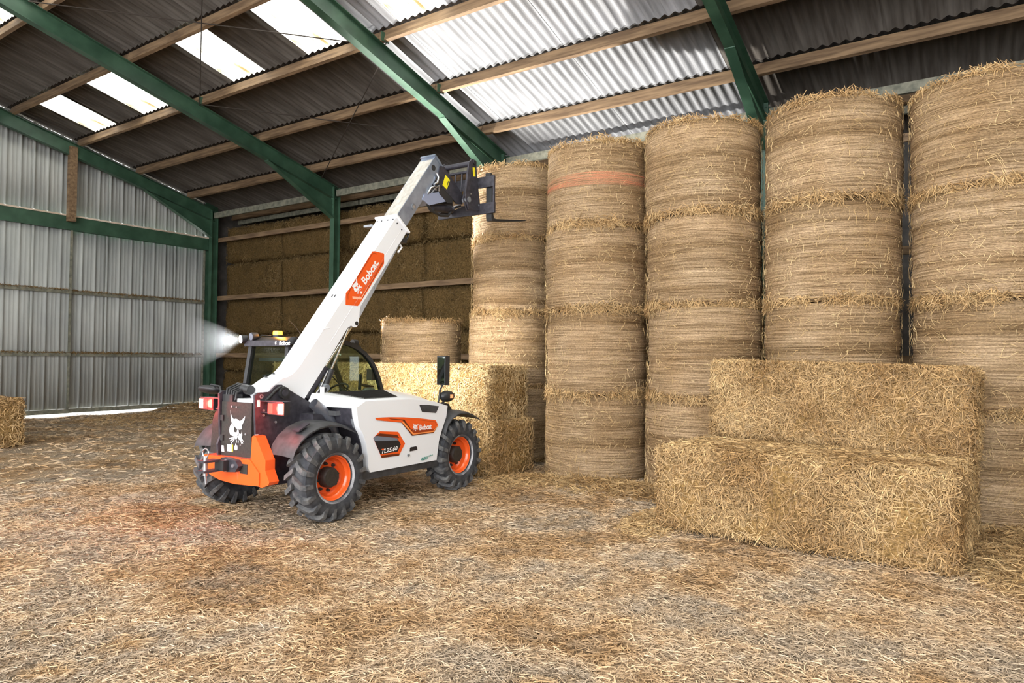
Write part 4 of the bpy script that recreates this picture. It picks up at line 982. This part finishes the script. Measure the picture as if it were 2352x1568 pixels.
B().box(.128, .142, YA, YZ-.08, 1.84, 1.905).make('roof_trim', BLACK, rf)
text_obj('lettering', 'Bobcat', .046, .19, DWHITE, rf, (.1265, .205, 1.850), (0, -1, 0), (0, 0, 1), .03, .15, 'white brand lettering')
b = B()
for p in EMB: b.poly([(.1265, .265-(px-692)*.00014, 1.875+(757-py)*.00014) for px, py in p])
b.make('emblem', DWHITE, rf)
def pane(poly, off, nm='window_pane'): return B().prism(poly, off).make(nm, GLASS, cab)
pane([(.205, YA+.06, 1.20), (.205, YZ-.03, 1.20), (.235, YZ-.11, 1.85), (.235, YA+.07, 1.85)], (.005, 0, 0))
sd = [(.26, 1.20), (1.71, 1.20)]+[(x-.02, z-.02) for x, z in CURVE[:1:-1] if z > 1.22]+[(.26, 1.86)]
pane([(x, YA+.02, z) for x, z in sd], (0, .005, 0)); pane([(x, YZ-.05, z) for x, z in sd], (0, .005, 0))
b = B(); cs = [c for c in CURVE[2:] if z > 0]
for (x0, z0), (x1, z1) in zip(cs, cs[1:]): b.prism([(x0, YA+.05, z0), (x1, YA+.05, z1), (x1, YZ-.08, z1), (x0, YZ-.08, z0)], (-.005, 0, -.003))
b.make('windscreen', GLASS, cab)
st = B().box(.42, .88, .34, .76, .78, .93).make('seat', BLACKP, cab, bevel=.04, smooth=40)
B().bar([(.47, .55, .90), (.40, .55, 1.25), (.36, .55, 1.50)], .40, .10, (1, 0, 0)).make('seat_back', BLACKP, st, bevel=.03)
sw = B(); sw.lathe([(.165+.014*math.cos(t), .014*math.sin(t)) for t in np.linspace(0, 2*math.pi, 8, endpoint=False)], 28, closed=True, axis='z'); sw = sw.make('steering_wheel', BLACKP, cab, smooth=60)
sw.location = (1.28, .52, 1.27); sw.rotation_euler = (0, math.radians(-35), 0)
B().cyl((1.30, .52, 1.24), (1.50, .52, .95), .03, 10).make('steering_column', BLACKP, cab)
B().box(1.42, 1.74, .16, .84, .95, 1.22).make('dashboard', BLACKP, cab, bevel=.03)
B().tube([(1.36, .16, 1.50), (1.36, .17, 1.30)], .022, 10).make('joystick', BLACKP, cab, smooth=60)
B().tube([(1.60, .16, 1.33), (1.48, .16, 1.345), (1.36, .165, 1.37)], [.01, .02, .016], 8).make('control_lever', BLACKP, cab, smooth=60)
B().box(1.55, 1.62, .14, .24, 1.42, 1.56).make('display', BLACKP, cab, bevel=.008)
B().box(.30, .34, .20, .80, 1.66, 1.70).make('rear_shelf', BLACKP, cab, bevel=.008)
B().tube([(1.30, .20, 1.24), (1.10, .30, 1.40), (1.02, .30, 1.47)], .008, 6).make('wiper', BLACKP, cab)
# left door mirror
mr = B().box(1.68, 1.72, .985, 1.17, 1.47, 1.75).make('door_mirror', BLACKP, cab, bevel=.02, smooth=40)
B().box(1.674, 1.681, 1.0, 1.155, 1.485, 1.735).make('mirror_face', MIRROR, mr)
B().tube([(1.70, .90, 1.75), (1.70, .99, 1.76), (1.70, 1.0, 1.70)], .010, 8).make('mirror_arm', BLACKP, mr)
# roof lamps
bc = B().lathe([(.0001, 0), (.058, 0), (.058, .022), (.0001, .022)], 24, (.38, .56, 1.957), axis='z').make('beacon', BLACKP, rf, smooth=40, label='amber flashing beacon')
B().lathe([(.0001, 0), (.055, 0), (.056, .03), (.05, .048), (.0001, .05)], 24, (.38, .56, 1.979), axis='z').make('beacon_lens', AMBER, bc, smooth=40)
l = bpy.data.lights.new('beacon_glow', 'POINT'); l.energy = 5; l.color = (1, .4, .05); l.shadow_soft_size = .03
lo = bpy.data.objects.new('beacon_glow', l); COL.objects.link(lo); lo.parent = bc; lo.location = (.38, .56, 2.07)
B().tube([(.75, .58, 1.955), (.74, .60, 2.02), (.70, .64, 2.10), (.64, .70, 2.18)], [.008, .004, .003, .002], 6).make('antenna', BLACKP, rf)
B().tube([(.22, .70, 1.93), (.20, .62, 1.97), (.30, .58, 1.965)], .008, 6).make('beacon_cable', BLACKP, rf)
def work_light(loc, d, parent, lit, label=None):
    d = Vector(d).normalized(); p = Vector(loc)
    o = B().tube([p-d*.035, p+d*.03, p+d*.04], [.045, .052, .050], 18).make('work_light', BLACKP, parent, smooth=40, label=label)
    B().tube([p+d*.038, p+d*.046], .042, 18).make('lens', LAMPW if lit else DGREY, o)
    B().bar([p-Vector((0, 0, .05)), p-Vector((0, 0, .0))-d*.03], .05, .012, (0, 1, 0)).make('lamp_bracket', BLACKP, o)
    return o
wl = work_light((.12, .845, 1.925), (-.95, .30, -.10), rf, True, 'shining white work light')
spot('work_light_beam', Vector((.12, .845, 1.925))+Vector((-.95, .30, -.10))*.08, Vector((.12, .845, 1.925))+Vector((-.95, .30, -.10))*4, 48, 100, .8, .04, (.93, .98, 1), wl)
work_light((.17, .72, 1.955), (-1, .1, -.1), rf, False)
wf = work_light((1.38, .30, 1.90), (1, -.05, -.1), rf, True, 'front work light')
spot('work_light_beam', (1.47, .29, 1.89), (4.0, .12, 1.15), 170, 85, .7, .04, (1, .97, .90), wf)
wf2 = work_light((1.36, .75, 1.90), (1, .05, -.1), rf, True)
spot('work_light_beam', (1.45, .755, 1.89), (4.0, .9, 1.15), 130, 85, .7, .04, (1, .97, .90), wf2)
B().xz([(1.16, 1.87), (1.30, 1.91), (1.44, 1.86), (1.45, 1.80), (1.34, 1.86)], .24, .27).make('lamp_bracket', BLACKP, rf)
# --- right-hand mirror and headlamp on the hood corner
sm_ = B().tube([(1.92, -.66, 1.10), (1.94, -.67, 1.16), (1.97, -.67, 1.30), (2.04, -.67, 1.40), (2.05, -.67, 1.60)], .012, 8).make('mirror_stalk', BLACKP, T, smooth=60)
b = B().box(-.035, .035, -.09, .09, -.19, .19); o = b.make('hood_mirror', BLACKP, sm_, bevel=.025, seg=3, smooth=40); o.location = (2.03, -.67, 1.555); o.rotation_euler = (0, 0, math.radians(-13))
g = B().box(-.039, -.034, -.075, .075, -.172, .172).make('mirror_face', MIRROR, o); 
hl = B().ell((0, 0, 0), .135, .075, .075, 20).make('headlamp', BLACKP, T, smooth=60); hl.location = (2.10, -.68, 1.215)
B().box(-.02, .03, -.082, -.06, -.02, .025).make('indicator', AMBLOW, hl, bevel=.006)
B().tube([(1.88, -.70, 1.12), (1.98, -.70, 1.13), (2.05, -.69, 1.17)], .016, 8).make('lamp_arm', BLACKP, T, smooth=60)
hl2 = B().ell((0, 0, 0), .135, .075, .075, 20).make('headlamp', BLACKP, T, smooth=60); hl2.location = (2.10, .74, 1.215)
B().box(1.84, 2.30, -.26, .10, .50, 1.0).make('front_frame', BLACK, T, bevel=.03)

# --- dust lit up in front of the rear work light
hz = bpy.data.materials.new('dust_haze'); hz.use_nodes = True; nt = hz.node_tree; nt.nodes.remove(nt.nodes['Principled BSDF'])
sc_ = nt.nodes.new('ShaderNodeVolumeScatter'); sc_.inputs['Density'].default_value = .30; sc_.inputs['Anisotropy'].default_value = .2
tcn = nt.nodes.new('ShaderNodeTexCoord'); ds = nt.nodes.new('ShaderNodeVectorMath'); ds.operation = 'DISTANCE'
nt.links.new(tcn.outputs['Object'], ds.inputs[0]); mrn = nt.nodes.new('ShaderNodeMapRange'); mrn.interpolation_type = 'SMOOTHSTEP'
mrn.inputs['From Min'].default_value = .0; mrn.inputs['From Max'].default_value = .85; mrn.inputs['To Min'].default_value = .26; mrn.inputs['To Max'].default_value = 0
nt.links.new(ds.outputs['Value'], mrn.inputs['Value']); nt.links.new(mrn.outputs['Result'], sc_.inputs['Density'])
nt.links.new(sc_.outputs[0], nt.nodes['Material Output'].inputs['Volume'])
lp = T.matrix_world.inverted() @ Vector((0, 0, 0)) if False else Vector((.12, .845, 1.925)); dd = Vector((-.95, .30, -.10)).normalized()
lw = Vector((4.90, 6.37, 0))+Matrix.Rotation(math.radians(.5), 3, 'Z') @ (lp+dd*.06); dw = Matrix.Rotation(math.radians(.5), 3, 'Z') @ dd
ds.inputs[1].default_value = lw
hzo = B().tube([lw, lw+dw*.15, lw+dw*.45, lw+dw*.9, lw+dw*1.1], [.06, .16, .30, .40, .20], 20).make('dust_haze', hz, None, smooth=60)
tag(hzo, 'pale dusty glow in the air beside the shining work light', 'haze', kind='stuff')
